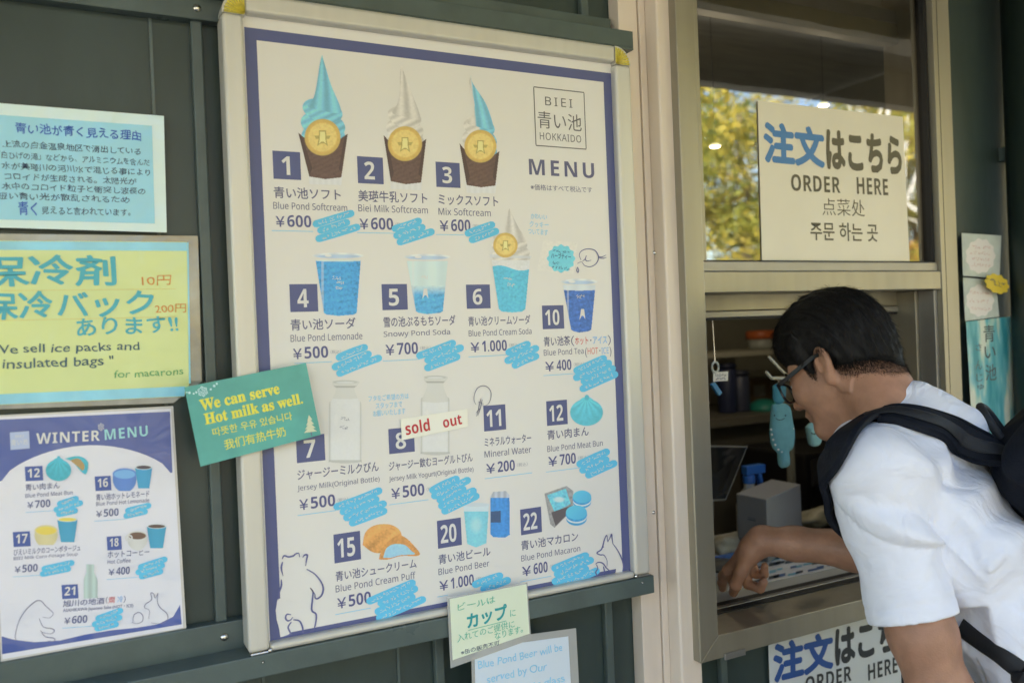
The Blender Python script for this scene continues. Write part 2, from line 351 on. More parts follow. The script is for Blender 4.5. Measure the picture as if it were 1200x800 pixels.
# sill with its tracks
zs = zBi-.002
m = MB(); box(m, xi0+.0006, xRi-.001, YF+.004, .012, zs-.03, zs, SILL); m.build('sill', win, bevel=.0015)
yA, yB_, yC_, yD = [PZ(843, v, zs+.006)[1] for v in (717.5, 712.5, 708.5, 704.5)]
m = MB(); box(m, xi0+.0006, xRi-.001, .0125, yA-.0002, zs-.03, zs+.001, SILL); m.build('inner_sill', win, bevel=.0012)
for a, b in ((yA, yB_), (yC_, yD)):
    m = MB(); box(m, xi0+.0006, xRi-.001, a, b-.0002, zs-.03, zs+.0052, DARKGAP); m.build('groove_shade_strip', win)  # flush black strips: the shade of the grooves put in as colour
m = MB(); box(m, xi0+.0006, xRi-.001, yB_, (yB_+yC_)/2-.001, zs-.03, zs+.0062, CHAMP2); box(m, xi0+.0006, xRi-.001, (yB_+yC_)/2-.0008, yC_-.0002, zs-.03, zs+.005, CHAMP2); m.build('track', win, bevel=.001)
YC = yD
# weep cap on the bottom rail
a = P(849, 768, YF)
q = P(848, 766, YF); q2 = P(872, 757, YF); m = MB(); box(m, q[0], q2[0], YF-.004, YF-.0001, q[2]-.010, q[2]+.001, CHAMP2); m.build('drain_cap', win, bevel=.0012)

# ------------------------------------------------------------------ walls round the window
siding('siding_wall', xL, xR, .05, zB-.001, .030, 'dark green steel siding under the serving window',
       [(P(838, 790, .03)[0]+.012, .05, zB-.002)], [], 'green steel siding walls')
wr0 = xR+.0005
xpipe = P(1172, 200, .03)[0]
siding('siding_wall', wr0, 5.0, .05, 2.555, .03, 'dark green steel siding to the right of the serving window', [], [], 'green steel siding walls')
xp0 = P(1176, 200, .0)[0]
pipe = empty('downpipe', (xp0+.04, -.02, .05), 'dark green downpipe at the right edge of the wall', 'pipe')
m = MB(); tube(m, [(xp0+.05, -.03, .05), (xp0+.05, -.03, 2.55)], .048, mat('dark_pipe_paint', (.012, .022, .018), .4), 24); m.build('pipe', pipe, True)
m = MB(); box(m, xp0+.03, xp0+.07, -.0, .0295, 1.85, 1.88, GREEN2); m.build('bracket', pipe)
siding('siding_wall', xL-.03, xR+.03, zT+.001, 2.555, .03, 'dark green steel siding above the serving window', [], [], 'green steel siding walls')
# ================================================================== menu board
NAVY = ink(78, 82, 118, 'navy_ink'); NAVYT = ink(88, 86, 112, 'dark_text_ink'); NAVYD = ink(80, 80, 118, 'price_ink')
WHT = mat('white_ink', (.74, .735, .72), .45)
PAPER = mat('poster_paper', (.77, .755, .725), .42, noise=.018, nscale=4, coat=.12, nrough=.05)
CYAN = ink(90, 176, 240, 'marker_cyan'); CYANT = ink(120, 180, 215, 'pen_cyan'); GREYT = ink(150, 148, 150, 'fine_print_ink')
board = empty('menu_board', (.29, 0, zb1), 'large framed price menu of soft creams, drinks and snacks on the green wall', 'menu board')
YB = -.014
x0, x1 = -.0335, .6155; xi_, xo_ = -.006, .5845
z0, z1 = zb1+.0005, zt0-.0006; zi1 = z1-.0265; zi0 = z0+.0105
cr = .030   # corner cap size
fr = MB()
# profile bars: front face with rounded outer edge
def bar_v(mb, xa, xb, za, zb):
    box(mb, xa, xb, YB, .028, za, zb, ALU)
bar_v(fr, x0, xi_, z0+.003, z1-cr); bar_v(fr, xo_, x1, z0+.003, z1-cr)
box(fr, x0+cr, x1-cr, YB, .028, zi1, z1, ALU); box(fr, xi_+.0004, xo_-.0004, YB, .028, z0, zi0, ALU)
frame = fr.build('frame', board, bevel=.005, seg=4)
GOLD = mat('gold_foil_cap', (.78, .68, .12), .3, metal=.25, bump=.0, noise=.2, nscale=300)
for sx, cx in ((-1, x0+cr), (1, x1-cr)):
    cp = MB(); cz = z1-cr; pts = [(cx, cz)]+[(cx+sx*cr*math.cos(a), cz+cr*math.sin(a)) for a in np.linspace(0, math.pi/2, 9)]
    if sx > 0: pts = pts[::-1]
    prism(cp, [(a, YB+.001, b) for a, b in pts], (0, .028, 0), ALU)
    for k in range(9):      # fluted fan
        a0, a1 = math.pi/2*(k+.08)/9, math.pi/2*(k+.92)/9; am = (a0+a1)/2; rr, rin = cr*.90, cr*.06
        f = lambda a, r, y: (cx+sx*r*math.cos(a), y, cz+r*math.sin(a))
        v = [f(a0, rin, YB+.0006), f(a0, rr, YB+.0004), f(am, rr, YB-.0018), f(a1, rr, YB+.0004), f(a1, rin, YB+.0006), f(am, rin, YB-.0008)]
        cp.add(v, [(0, 1, 2, 5), (5, 2, 3, 4)] if sx < 0 else [(5, 2, 1, 0), (4, 3, 2, 5)], GOLD)
    cp.build('corner_cap', frame)
    # chromed lower corner
    cb = MB(); xa, xb = (x0, xi_+.002) if sx < 0 else (xo_-.002, x1)
    box(cb, xa+.002, xb, YB-.001, .02, z0-.0002, z0+.0026, STEEL); lathe(cb, (xb-.002 if sx < 0 else xa+.003, YB-.0005, z0+.003), [(.0035, 0), (.003, .002), (.001, .003)], STEEL, 12, (0, -1, 0)); cb.build('corner_cap', frame, bevel=.001)
Y0, Y1, Y2, Y3, Y4 = 0.0, -.0003, -.0006, -.0009, -.0012
m = MB(); m.add([(x0+.01, Y0, z0+.004), (x1-.01, Y0, z0+.004), (x1-.01, Y0, z1-.01), (x0+.01, Y0, z1-.01)], [(0, 1, 2, 3)], PAPER)
box(m, x0+.012, x1-.012, .002, .02, z0+.006, z1-.012, PAPER)
pA, pB = P(287, 32, 0), P(738, 673, 0)
px0, pz1, px1, pz0 = pA[0]-.001, pA[2], P(717.5, 87, 0)[0]-.002, pB[2]+.001; bw = .0155
px1 = .5845
def fr_rect(mb, a, b, c, d, y, mt): mb.add([(a, y, c), (b, y, c), (b, y, d), (a, y, d)], [(0, 1, 2, 3)], mt)
fr_rect(m, px0, px0+bw, pz0, pz1, Y1, NAVY); fr_rect(m, px1-bw, px1, pz0, pz1, Y1, NAVY)
fr_rect(m, px0+bw, px1-bw, pz1-bw*1.02, pz1, Y1, NAVY); fr_rect(m, px0+bw, px1-bw, pz0, pz0+bw*.85, Y1, NAVY)
poster = m.build('poster', board)

# ------------------------------------------------------------------ a tiny painter for the printed food pictures
PM = print_mat('printed_picture')
class Pic:
    def __init__(s, x0, y0, x1, y1, d=2.4, bg=None):
        s.x0, s.y0 = x0, y0; s.n, s.k = int((y1-y0)*d)+1, int((x1-x0)*d)+1
        s.X, s.Y = np.meshgrid(np.linspace(x0, x1, s.k), np.linspace(y0, y1, s.n))
        s.rgb = np.zeros((s.n, s.k, 3)); s.rgb[:] = (.77, .755, .725); s.a = np.zeros((s.n, s.k))
        g = RNG.normal(size=(s.n, s.k)); s.noise = g
        for _ in range(7): s.noise = (s.noise+np.roll(s.noise, 1, 0)+np.roll(s.noise, 1, 1)+np.roll(s.noise, -1, 0)+np.roll(s.noise, -1, 1))/5
        s.noise /= s.noise.std()+1e-9
    def put(s, mask, col, op=1.0):
        mk = np.clip(mask.astype(float)*op, 0, 1); col = np.asarray(col, float)
        if col.ndim == 1: col = np.broadcast_to(col, s.rgb.shape)
        s.rgb = s.rgb*(1-mk[..., None])+col*mk[..., None]; s.a = np.maximum(s.a, mk > .02)
    def ell(s, cx, cy, rx, ry, soft=.04, rot=0):
        dx, dy = s.X-cx, s.Y-cy; c, q = math.cos(rot), math.sin(rot)
        r = np.sqrt(((dx*c+dy*q)/rx)**2+((-dx*q+dy*c)/ry)**2); return np.clip((1-r)/soft+.5, 0, 1)
    def pol(s, pts, smooth=False):
        p = np.array(smooth_path(pts+[pts[0]], 5) if smooth else pts, float); ins = np.zeros(s.X.shape, bool); j = len(p)-1
        for i in range(len(p)):
            (xi, yi), (xj, yj) = p[i], p[j]
            if yi != yj: ins ^= ((yi > s.Y) != (yj > s.Y)) & (s.X < (xj-xi)*(s.Y-yi)/(yj-yi)+xi)
            j = i
        return ins
    def sh(s, c, k, spread=.5):     # printed colour c with a tone field k in -1..1
        c = np.array(pr(*c)); return np.clip(c*(1+spread*k[..., None]), 0, .85)
    def build(s, name, y, parent, plane_y=None):
        vs = np.array([P(a, b, y) for a, b in zip(s.X.ravel(), s.Y.ravel())]); idx = np.arange(s.n*s.k).reshape(s.n, s.k)
        al = s.a; keep = (al[:-1, :-1]+al[1:, :-1]+al[:-1, 1:]+al[1:, 1:]) > 0
        a, b, c, d = idx[:-1, :-1][keep], idx[1:, :-1][keep], idx[1:, 1:][keep], idx[:-1, 1:][keep]
        fs = np.stack([a, b, c, d], 1); used = np.unique(fs); mp = np.zeros(s.n*s.k, int); mp[used] = np.arange(len(used))
        me = bpy.data.meshes.new(name); me.from_pydata(vs[used].tolist(), [], mp[fs].tolist()); me.materials.append(PM)
        at = me.attributes.new('Col', 'FLOAT_COLOR', 'POINT'); cc = np.ones((len(used), 4)); cc[:, :3] = s.rgb.reshape(-1, 3)[used]; at.data.foreach_set('color', cc.ravel().astype(np.float32))
        o = bpy.data.objects.new(name, me); COL.objects.link(o)
        if parent is not None: o.parent = parent; o.matrix_parent_inverse = Matrix.Translation(-parent_world(parent))
        return o
# --- pictures
def cookie(p, cx, cy, r):
    e = p.ell(cx, cy, r, r*1.02, .05); rr = np.hypot(p.X-cx, p.Y-cy)/r
    p.put(e, p.sh((208, 172, 92), -.5*np.clip(rr-.72, 0, 1)*2+.05*p.noise))
    p.put(p.ell(cx, cy, r*.80, r*.80, .08), p.sh((216, 188, 112), .08*p.noise))
    dk = pr(158, 140, 76); lt = pr(224, 204, 134)
    p.put(p.pol([(cx-r*.45, cy-r*.08), (cx+r*.45, cy-r*.08), (cx+r*.36, cy+r*.10), (cx-r*.36, cy+r*.10)]), dk, .75)
    p.put(p.pol([(cx-r*.2, cy-r*.38), (cx+r*.2, cy-r*.38), (cx+r*.22, cy+r*.1), (cx+r*.3, cy+r*.5), (cx+r*.1, cy+r*.34), (cx-r*.1, cy+r*.34), (cx-r*.3, cy+r*.5), (cx-r*.22, cy+r*.1)]), dk, .8)
    p.put(p.pol([(cx-r*.14, cy-r*.31), (cx+r*.14, cy-r*.31), (cx+r*.16, cy+r*.1), (cx+r*.2, cy+r*.36), (cx+r*.05, cy+r*.24), (cx-r*.05, cy+r*.24), (cx-r*.2, cy+r*.36), (cx-r*.16, cy+r*.1)]), lt)
def swirl(p, tip, bl, br, kind):
    (tx, ty), (lx, ly), (rx, ry) = tip, bl, br; h = (ly+ry)/2-ty; W = rx-lx
    cxm = (lx+rx)/2
    def tone(freq, ang, ph=0): return np.sin((p.X*math.cos(ang)+p.Y*math.sin(ang))*freq+ph)
    cols = {'blue': ((122, 184, 226), (176, 216, 226)), 'white': ((200, 192, 178), (226, 222, 212))}
    def paint(mask, k, xs):
        if kind == 'mix':
            f = np.clip((p.X-xs)/2.0+.5, 0, 1)[..., None]
            base = p.sh(cols['white'][0], k*.35)*(1-f)+p.sh(cols['blue'][0], k*.45)*f
        else: base = p.sh(cols[kind][0], k*(.5 if kind == 'blue' else .42))
        p.put(mask, base*(1+.022*p.noise[..., None]))
    # lower tiers, then the tall tip
    tiers = [(cxm+W*.01, ty+h*.94, W*.52, h*.20, .10), (cxm, ty+h*.79, W*.53, h*.15, .22), (cxm-W*.01, ty+h*.63, W*.48, h*.13, .28)]
    for i, (cx, cy, rx_, ry_, rot) in enumerate(tiers):
        e = p.ell(cx, cy, rx_, ry_, .06, rot); k = .75*tone(.74, 1.12, i*1.7)+.35*np.clip((cx-p.X)/rx_, -1, 1)
        paint(e > .5, k, cx+W*.02)
    m = p.pol([(tx, ty), (tx+W*.06, ty+h*.10), (cxm+W*.19, ty+h*.34), (cxm+W*.40, ty+h*.58), (cxm+W*.38, ty+h*.66), (cxm-W*.10, ty+h*.62), (cxm-W*.36, ty+h*.58), (cxm-W*.22, ty+h*.48), (cxm-W*.15, ty+h*.34), (tx-W*.05, ty+h*.10)], True)
    u = (p.X-(tx+(cxm-tx)*np.clip((p.Y-ty)/h, 0, 1)))/(W*.04+.34*W*np.clip((p.Y-ty)/h, 0, 1))
    paint(m, .8*np.sin(u*4.2+.4+.02*p.Y)-.15, (tx+(cxm-tx)*np.clip((p.Y-ty)/h, 0, 1)))
def cone(p, tl, tr, bl, br, sleeve):
    (ax, ay), (bx, by), (cx, cy), (dx, dy) = tl, tr, bl, br
    if sleeve: p.put(p.pol([(cx-1.5, cy-4), (dx+1.5, dy-4), (dx, dy+sleeve), (cx, cy+sleeve)]), p.sh((206, 202, 195), .06*np.sin(p.X*.9)))
    n = 9; top = []
    for i in range(n+1):
        t = i/n; dip = 16*math.sin(math.pi*t)*(1 if (i % 2) else .8); top.append((ax+(bx-ax)*t, ay+(by-ay)*t+dip))
    mk = p.pol(top+[(dx, dy), ((cx+dx)/2, dy+2), (cx, cy)])
    u = (p.X-(ax+bx)/2)/((bx-ax)/2)
    p.put(mk, p.sh((98, 74, 66), -.25*u*u+.10*p.noise+.12*np.sin(p.Y*1.1+p.X*.5)))
    edge = p.pol([(ax, ay), (ax+3.2, ay+1), (cx+3.5, cy-10), (cx, cy)]) | p.pol([(bx-3, by+1), (bx, by), (dx, dy-6), (dx-3, dy-10)])
    p.put(edge & mk, pr(78, 58, 54))
def softcream(tip, tl, tr, bl, br, ck, r, kind, sleeve=9):
    p = Pic(tl[0]-3, tip[1]-2, tr[0]+4, br[1]+sleeve+2)
    swirl(p, tip, (tl[0]+4, tl[1]+12), (tr[0]-4, tr[1]+12), kind); cone(p, tl, tr, bl, br, sleeve); cookie(p, ck[0], ck[1], r); return p
def cup(x0, x1, ytop, b0, b1, ybot, liquid, level, tint=(196, 210, 218), full=True, fade=False, lines=True):
    p = Pic(x0-2, ytop-3, x1+2, ybot+3); W = x1-x0; mid = (x0+x1)/2; lip = ytop+(ybot-ytop)*.10
    body = p.pol([(x0+W*.05, lip), (x1-W*.05, lip), (b1, ybot-2), (b1-3, ybot), (mid, ybot+1.5), (b0+3, ybot), (b0, ybot-2)])
    u = (p.X-mid)/(W/2)
    p.put(body, p.sh(tint, .10*np.sin(u*7)-.10*u*u))
    ylev = ytop+(ybot-ytop)*level
    liq = body & (p.Y > ylev+1.5*np.sqrt(np.clip(1-u*u, 0, 1))-1)
    k = .17*p.noise-.30*u*u+.14*np.sin(p.Y*.9+u*3)+.25*(np.sin(p.X*.7+p.Y*.35)*np.sin(p.Y*.6-p.X*.3) > .55)
    if fade:
        f = np.clip((p.Y-ylev)/((ybot-ylev)*.35), 0, 1)[..., None]; p.put(liq, p.sh(tint, k*.3)*(1-f)+p.sh(liquid, k)*f)
    else: p.put(liq, p.sh(liquid, k))
    p.put(p.ell(mid, ytop+2, W/2, 3.4, .12), p.sh((205, 206, 206), .22*np.sin(u*9))); p.put(p.ell(mid, ytop+3, W/2-3, 2.1, .2), p.sh((170, 186, 200), .15*np.sin(u*6+1)))
    p.put(p.ell(x0+W*.30, ytop+2.2, 4, 1.4, .3), (.8, .8, .8))
    p.put(body & (np.abs(u+.62) < .05), (.78, .8, .82), .35)
    return p
def bottle(cx, w, ytop, ybot, neck, shoulder, empty_top):
    p = Pic(cx-w/2-3, ytop-3, cx+w/2+3, ybot+3); nk = w*.33; n0 = ytop+(ybot-ytop)*.12
    out = [(cx-nk*1.12, ytop), (cx+nk*1.12, ytop), (cx+nk*1.15, ytop+5), (cx+nk*.86, ytop+8), (cx+nk*.9, neck), (cx+w*.40, (neck+shoulder)/2), (cx+w/2, shoulder), (cx+w/2, ybot-5), (cx+w*.44, ybot), (cx, ybot+1.5), (cx-w*.44, ybot), (cx-w/2, ybot-5), (cx-w/2, shoulder), (cx-w*.40, (neck+shoulder)/2), (cx-nk*.9, neck), (cx-nk*.86, ytop+8), (cx-nk*1.15, ytop+5)]
    b = p.pol(out, True); u = (p.X-cx)/(w/2)
    p.put(b, p.sh((201, 196, 183), -.20*np.clip(np.abs(u)-.62, 0, 1)*2))
    mk = b & (p.Y > empty_top+1.5*(1-u*u)); p.put(mk, p.sh((210, 206, 196), -.22*np.clip(np.abs(u)-.75, 0, 1)*3+.015*p.noise))
    p.put(b & (np.abs(np.abs(u)-.93) < .05) & (p.Y > neck), pr(182, 177, 163), .7)
    p.put(p.ell(cx, ytop+1.5, nk*1.12, 2.2, .15), pr(182, 178, 166)); p.put(p.ell(cx, ytop+2, nk*.85, 1.3, .2), pr(204, 200, 190))
    p.put(b & (np.abs(p.Y-(ytop+7)) < .9), pr(150, 146, 134), .7); p.put(b & (p.Y > ybot-2.2), pr(172, 168, 154), .7)
    p.put((np.hypot(u+.55, (p.Y-(shoulder+14))/60) < .12) & b, (.84, .84, .83), .5)
    return p
def bun(p, cx, cy, rx, ry, col=(96, 186, 196)):
    a = np.arctan2(p.Y-(cy-ry*.8), p.X-cx); e = np.maximum(p.ell(cx, cy+ry*.08, rx, ry*.85, .05), p.ell(cx, cy-ry*.45, rx*.5, ry*.45, .1))
    v = (p.X-cx)/rx; h = (p.Y-cy)/ry
    p.put(e, p.sh(col, .25*np.sin(a*15)*np.clip(.6-h, 0, 1)-.28*v*v-.22*h+.05*p.noise)); p.put(p.ell(cx+rx*.02, cy-ry*.86, rx*.14, ry*.18, .2), pr(86, 172, 184))
def macaron(p, cx, cy, r):
    p.put(p.ell(cx, cy+r*.52, r*.98, r*.66, .05), p.sh((72, 150, 186), .05*p.noise)); p.put(p.ell(cx, cy+r*.36, r*.98, r*.60, .05), p.sh((208, 210, 204), .08*p.noise))
    p.put(p.ell(cx, cy+r*.12, r*1.02, r*.70, .06), p.sh((70, 150, 190), .12*p.noise)); k = ((cx-p.X)+(cy-p.Y))/r
    p.put(p.ell(cx, cy-r*.08, r, r*.68, .05), p.sh((92, 178, 210), .16*k))

# ------------------------------------------------------------------ menu items
def scribble(mb, a, b, h, y, m, n):
    """the tiny pen marks on a marker stripe"""
    a, b = np.array(a, float), np.array(b, float); d = b-a; L = np.linalg.norm(d); d /= L; nn = np.array([-d[1], d[0]])
    for i in range(n):
        c = a+d*(i+.5)/n*L; s = L/n*.38
        for k in range(3):
            p0 = c+d*RNG.uniform(-s, s)+nn*RNG.uniform(-h, h)*.5; ang = RNG.choice([0, 0, 1.57, .8, -.7]); q = d*math.cos(ang)+nn*math.sin(ang)
            stroke(mb, [p0-q*h*.34, p0+q*h*.34], .5, y, m, False, cap=2)
def note_strip(parent, rows, w=8.6, y=Y2):
    m = MB()
    for i, (a, b, c, d) in enumerate(rows):
        stroke(m, [(a, b), ((a+c)/2+RNG.uniform(-1, 1), (b+d)/2+RNG.uniform(-.5, .5)), (c, d)], w, y-.00005*i, CYAN); 
    for a, b, c, d in rows:
        L = math.hypot(c-a, d-b); scribble(m, (a+2, b), (c-2, d), 3.6, y-.0004, WHT, max(4, int(L/4.6)))
    m.build('marker_note', parent)
def badge(mb, x0, y0, x1, y1, s, y=Y1):
    rect_h(mb, x0, y0, x1, y1, y, NAVY)
    W, H = x1-x0, y1-y0; slope = (hx(x1, P(x0, y1, y)))
    k = (321-y1)/(2549-x0)
    wn = (.30 if s == '1' else .40 if len(s) == 1 else .66)
    xa = x0+W*(.5-wn/2); ya = y0+H*.84+k*(xa-x0)*1.0
    text(mb, s, (xa, ya), x0+W*(.5+wn/2), H*.66, WHT, y-.0003, .022 if len(s) > 1 else .03)
def strip_rows(x0, y0, x1, y1, n, th):
    """n slanted stripes filling the slanted band whose middle line runs x0,y0 -> x1,y1"""
    out = []
    d = np.array([x1-x0, y1-y0], float); L = np.linalg.norm(d); d /= L; nn = np.array([-d[1], d[0]])
    for i in range(n):
        o = nn*(i-(n-1)/2)*th*.93; s = RNG.uniform(-.14, .16)*L; e = RNG.uniform(-.22, .10)*L
        a = np.array([x0, y0])+o+d*s+np.array([i*1.2, 0]); b = np.array([x1, y1])+o+d*e+np.array([i*1.2, 0]); out.append((a[0], a[1], b[0], b[1]))
    return out
def item(num, bd, jp, en, price, line, strip, pic=None, label=None, y=Y1, tax=True, extra=None, jph=13.5, enh=8.6, prh=14):
    m = MB(); badge(m, *bd, num)
    s, xa, ya, xb = jp; text(m, s, (xa, ya), xb, jph, NAVYT, y, .012)
    s, xa, ya, xb = en; text(m, s, (xa, ya), xb, enh, NAVYT, y, .006)
    s, xa, ya, xb = price; text(m, '¥', (xa, ya), xa+10.5, prh*.88, NAVYD, y, .006, base=True)
    A = P(xa, ya, y); B = hx(xa+13.5, A); q = (321-ya)/(2549-xa)
    text(m, s, (xa+13.5, ya+q*13.5), xb, prh, NAVYD, y, .035)
    if tax: text(m, '（税込）', (xb+2.5, ya-prh*.30+q*(xb-xa)), xb+15, 4.6, GREYT, y, 0, res=1)
    if line:
        a, b, c = line; A = P(a, b, y); B = hx(c, A); t = .00045
        m.add([(A[0], y, A[2]-t), (B[0], y, A[2]-t), (B[0], y, A[2]+t), (A[0], y, A[2]+t)], [(0, 1, 2, 3)], CYANT)
    if extra: extra(m)
    o = m.build('menu_item', board)
    if label: o['label'] = label
    if strip: note_strip(o, strip)
    if pic is not None: pic.build('dish_picture', Y1-.0002, o)
    return o
SR = strip_rows
item('1', (319.2, 176.5, 351.6, 209.5), ('青い池ソフト', 321, 232, 399.6), ('Blue Pond Softcream', 320.4, 244.8, 407), ('600', 323.4, 265.6, 365), (318.6, 270.3, 367), SR(371, 271, 411, 259, 3, 9),
     softcream((377.4, 64.6), (349.5, 155.5), (407.5, 157), (362.5, 207), (400, 208), (378, 161), 21, 'blue'), 'printed menu item 1 with blue soft cream')
item('2', (418.3, 183, 448.5, 214.6), ('美瑛牛乳ソフト', 420, 236, 501), ('Biei Milk Softcream', 420, 247.8, 501.5), ('600', 421.5, 268.6, 461), (418.5, 272.6, 464), SR(467, 275, 498, 265, 3, 8.5),
     softcream((471, 76), (449.5, 158.5), (499.5, 163), (458, 212.5), (493.5, 214), (474.6, 168.5), 20, 'white'), 'printed menu item 2 with white milk soft cream')
item('3', (510.3, 189.5, 538.5, 219), ('ミックスソフト', 514, 239.8, 584), ('Mix Softcream', 514, 251.8, 575.3), ('600', 515.4, 270.6, 551.5), (511, 274.8, 543.6), SR(548, 278, 576, 268, 2, 9),
     softcream((552, 88.6), (538.5, 168), (585.2, 177.5), (547, 217), (580.5, 217.6), (563, 171.5), 18.8, 'mix'), 'printed menu item 3 with blue and white mixed soft cream', jph=12.5)
item('4', (339, 333, 371.7, 365.6), ('青い池ソーダ', 340.7, 387.4, 417), ('Blue Pond Lemonade', 340.7, 400.6, 424.8), ('500', 343.6, 420.8, 384.8), (345, 425.8, 389), SR(396, 428, 435, 413, 3, 9),
     cup(367, 425.7, 297.5, 379.6, 418, 368.5, (72, 152, 208), .12), 'printed menu item 4 with blue lemonade cup')
item('5', (447, 333, 476.8, 363.4), ('雪の池ぷるもちソーダ', 449.8, 383.6, 534), ('Snowy Pond Soda', 449.8, 396.6, 527.6), ('700', 452, 416.2, 490), (448.6, 423, 492), SR(497, 423, 537, 408, 3, 8.5),
     cup(474, 527.4, 299, 487.5, 519, 366.5, (84, 160, 212), .52, fade=True), 'printed menu item 5 with snowy soda cup', jph=12.5)
def cream_soda():
    p = cup(573.6, 623, 299, 584.6, 615.7, 364.5, (92, 180, 216), .24, tint=(208, 206, 200)); q = Pic(571, 242, 626, 368)
    swirl(q, (597, 244), (577, 304), (620, 306), 'white'); 
    n = q.n-p.n; k = min(p.k, q.k)
    c = cup(573.6, 623, 299, 584.6, 615.7, 364.5, (92, 180, 216), .24, tint=(208, 206, 200))
    u = (q.X-598)/25
    body = q.pol([(576, 305), (621, 305), (615.7, 362), (612, 365), (600, 366), (588, 365), (584.6, 362)]); q.put(body, q.sh((210, 206, 198), -.1*u*u+.05*q.noise))
    liq = body & (q.Y > 314+3*np.sin(u*3)); q.put(liq, q.sh((92, 180, 216), .12*q.noise-.28*u*u)); q.put(q.pol([(573.6, 298), (623, 300), (622, 303), (574.5, 302)]), pr(196, 196, 194), .6)
    cookie(q, 592.3, 287.3, 14.3); return q
item('6', (546, 333.5, 573.9, 361.8), ('青い池クリームソーダ', 549, 382.2, 621.7), ('Blue Pond Cream Soda', 549.4, 394.2, 623), ('1.000', 551.6, 412.8, 594.2), (549, 418.1, 593.7), SR(597, 421, 627, 408, 3, 8.5), cream_soda(), 'printed menu item 6 with cream soda cup', jph=11.5, enh=7.5, prh=13)
REDI, ICEI = ink(196, 92, 88, 'hot_red_ink'), ink(108, 160, 205, 'ice_blue_ink')
def ex10(m):
    text(m, '（', (669.5, 405.5), 673.2, 12, NAVYT, Y1); text(m, 'ホット', (674, 404), 689.5, 9, REDI, Y1, .012); text(m, '・', (691.5, 399.5), 693.2, 1.8, NAVYT, Y1); text(m, 'アイス', (695, 403), 711.5, 9, ICEI, Y1, .012); text(m, '）', (712.5, 404.5), 716, 12, NAVYT, Y1)
    text(m, '(', (685.8, 416), 688, 9, NAVYT, Y1); text(m, 'HOT', (688.8, 415), 701, 7.4, REDI, Y1, .012); text(m, '・', (702.3, 411.5), 703.6, 1.6, NAVYT, Y1); text(m, 'ICE', (705, 414.5), 713.5, 7.4, ICEI, Y1, .012); text(m, ')', (714.5, 415), 716.6, 9, NAVYT, Y1)
item('10', (635, 358, 660.2, 385.8), ('青い池茶', 637.4, 406, 668.5), ('Blue Pond Tea', 637.4, 416.8, 684), ('400', 639, 435, 669.8), (636.8, 440, 674), SR(679, 444, 715, 428, 4, 7.5),
     cup(657.5, 700, 328, 669.3, 693, 388, (66, 106, 170), .20, tint=(200, 204, 206)), 'printed menu item 10 with dark blue tea cup', extra=ex10, jph=11.5, enh=7.4, prh=12.5)
item('7', (346.7, 511, 380, 542.5), ('ジャージーミルクびん', 348.7, 562.8, 444), ('Jersey Milk(Original Bottle)', 348.7, 576.8, 445), ('500', 351, 597.6, 393), (348.7, 603.7, 394), SR(399, 604, 444, 587, 4, 8.2),
     bottle(404.5, 39, 446, 541, 459, 478, 466), 'printed menu item 7 with full milk bottle', jph=12.5, enh=8.4)
item('8', (455, 502.5, 485, 532), ('ジャージー飲むヨーグルトびん', 456, 552, 554), ('Jersey Milk Yogurt(Original Bottle)', 456, 565.8, 555), ('500', 458.7, 584.6, 497.5), (456, 591.2, 502), SR(508, 588, 546, 570, 5, 7),
     bottle(510, 34.5, 440.5, 531.5, 455, 473, 470), 'printed menu item 8 with part-empty yogurt bottle under the sold out slip', jph=11.5, enh=8)
item('11', (566.3, 475.5, 592, 505.5), ('ミネラルウォーター', 568, 523.5, 622.6), ('Mineral Water', 568, 536, 622.6), ('200', 569.9, 554.8, 603.6), (568, 560.6, 623.7), None, None, 'printed menu item 11 mineral water, no picture', jph=10.5, enh=8, prh=12.8)
pb = Pic(664, 460, 710, 502); bun(pb, 687.4, 481.5, 19.3, 18.5)
item('12', (640, 470, 664.3, 499), ('青い肉まん', 641.5, 515.4, 690), ('Blue Pond Meat Bun', 641.5, 529.4, 706.4), ('700', 642.7, 546.5, 675), (640, 552.8, 679), SR(683, 550, 714, 536, 3, 8), pb, 'printed menu item 12 with blue steamed bun', jph=11.5, enh=7.4, prh=12.8)
pf = Pic(423, 611, 494, 658)
k = pf.noise*.12+.22*np.sin((pf.X+pf.Y)*.25)-.02*(pf.Y-628); pf.put(pf.pol([(425, 638), (428, 624), (437, 616), (450, 613.5), (462, 616), (470, 624), (470, 640), (455, 646), (438, 647)], True), pf.sh((214, 152, 84), k))
pf.put(pf.pol([(444, 655), (447, 644), (455, 634), (466, 627), (476, 630), (486, 640), (492, 648), (488, 651), (470, 651), (455, 655)], True), pf.sh((204, 142, 78), pf.noise*.12+.1*np.sin(pf.X*.5)))
pf.put(pf.pol([(449, 653), (453, 642), (462, 637), (474, 638), (482, 645), (486, 649), (470, 650), (458, 653)], True), pf.sh((150, 190, 208), .06*pf.noise))
item('15', (390.7, 626, 421.8, 660), ('青い池シュークリーム', 393.5, 681.2, 488.3), ('Blue Pond Cream Puff', 393.5, 693.8, 487), ('500', 395.4, 713, 435), (393, 719.7, 434.5), SR(441, 712, 488, 692, 4, 7.6), pf, 'printed menu item 15 with cream puffs', jph=12)
pc = Pic(541, 571, 600, 643)
u = (pc.X-585.5)/12; cn = pc.pol([(574.5, 582), (578, 576), (593, 575), (597, 580), (597.5, 626), (592, 629.5), (578, 629), (574.5, 625)]); pc.put(cn, pc.sh((70, 140, 200), -.3*u*u+.3*np.sin(pc.X*1.2)*np.clip((600-pc.Y)/20, 0, 1)+.1*pc.noise))
pc.put(cn & (pc.Y < 583), pc.sh((176, 178, 180), .3*np.sin(pc.X*.9))); pc.put(pc.pol([(575, 599), (587, 598), (587, 612), (575, 612)]), pr(64, 72, 92), .85)
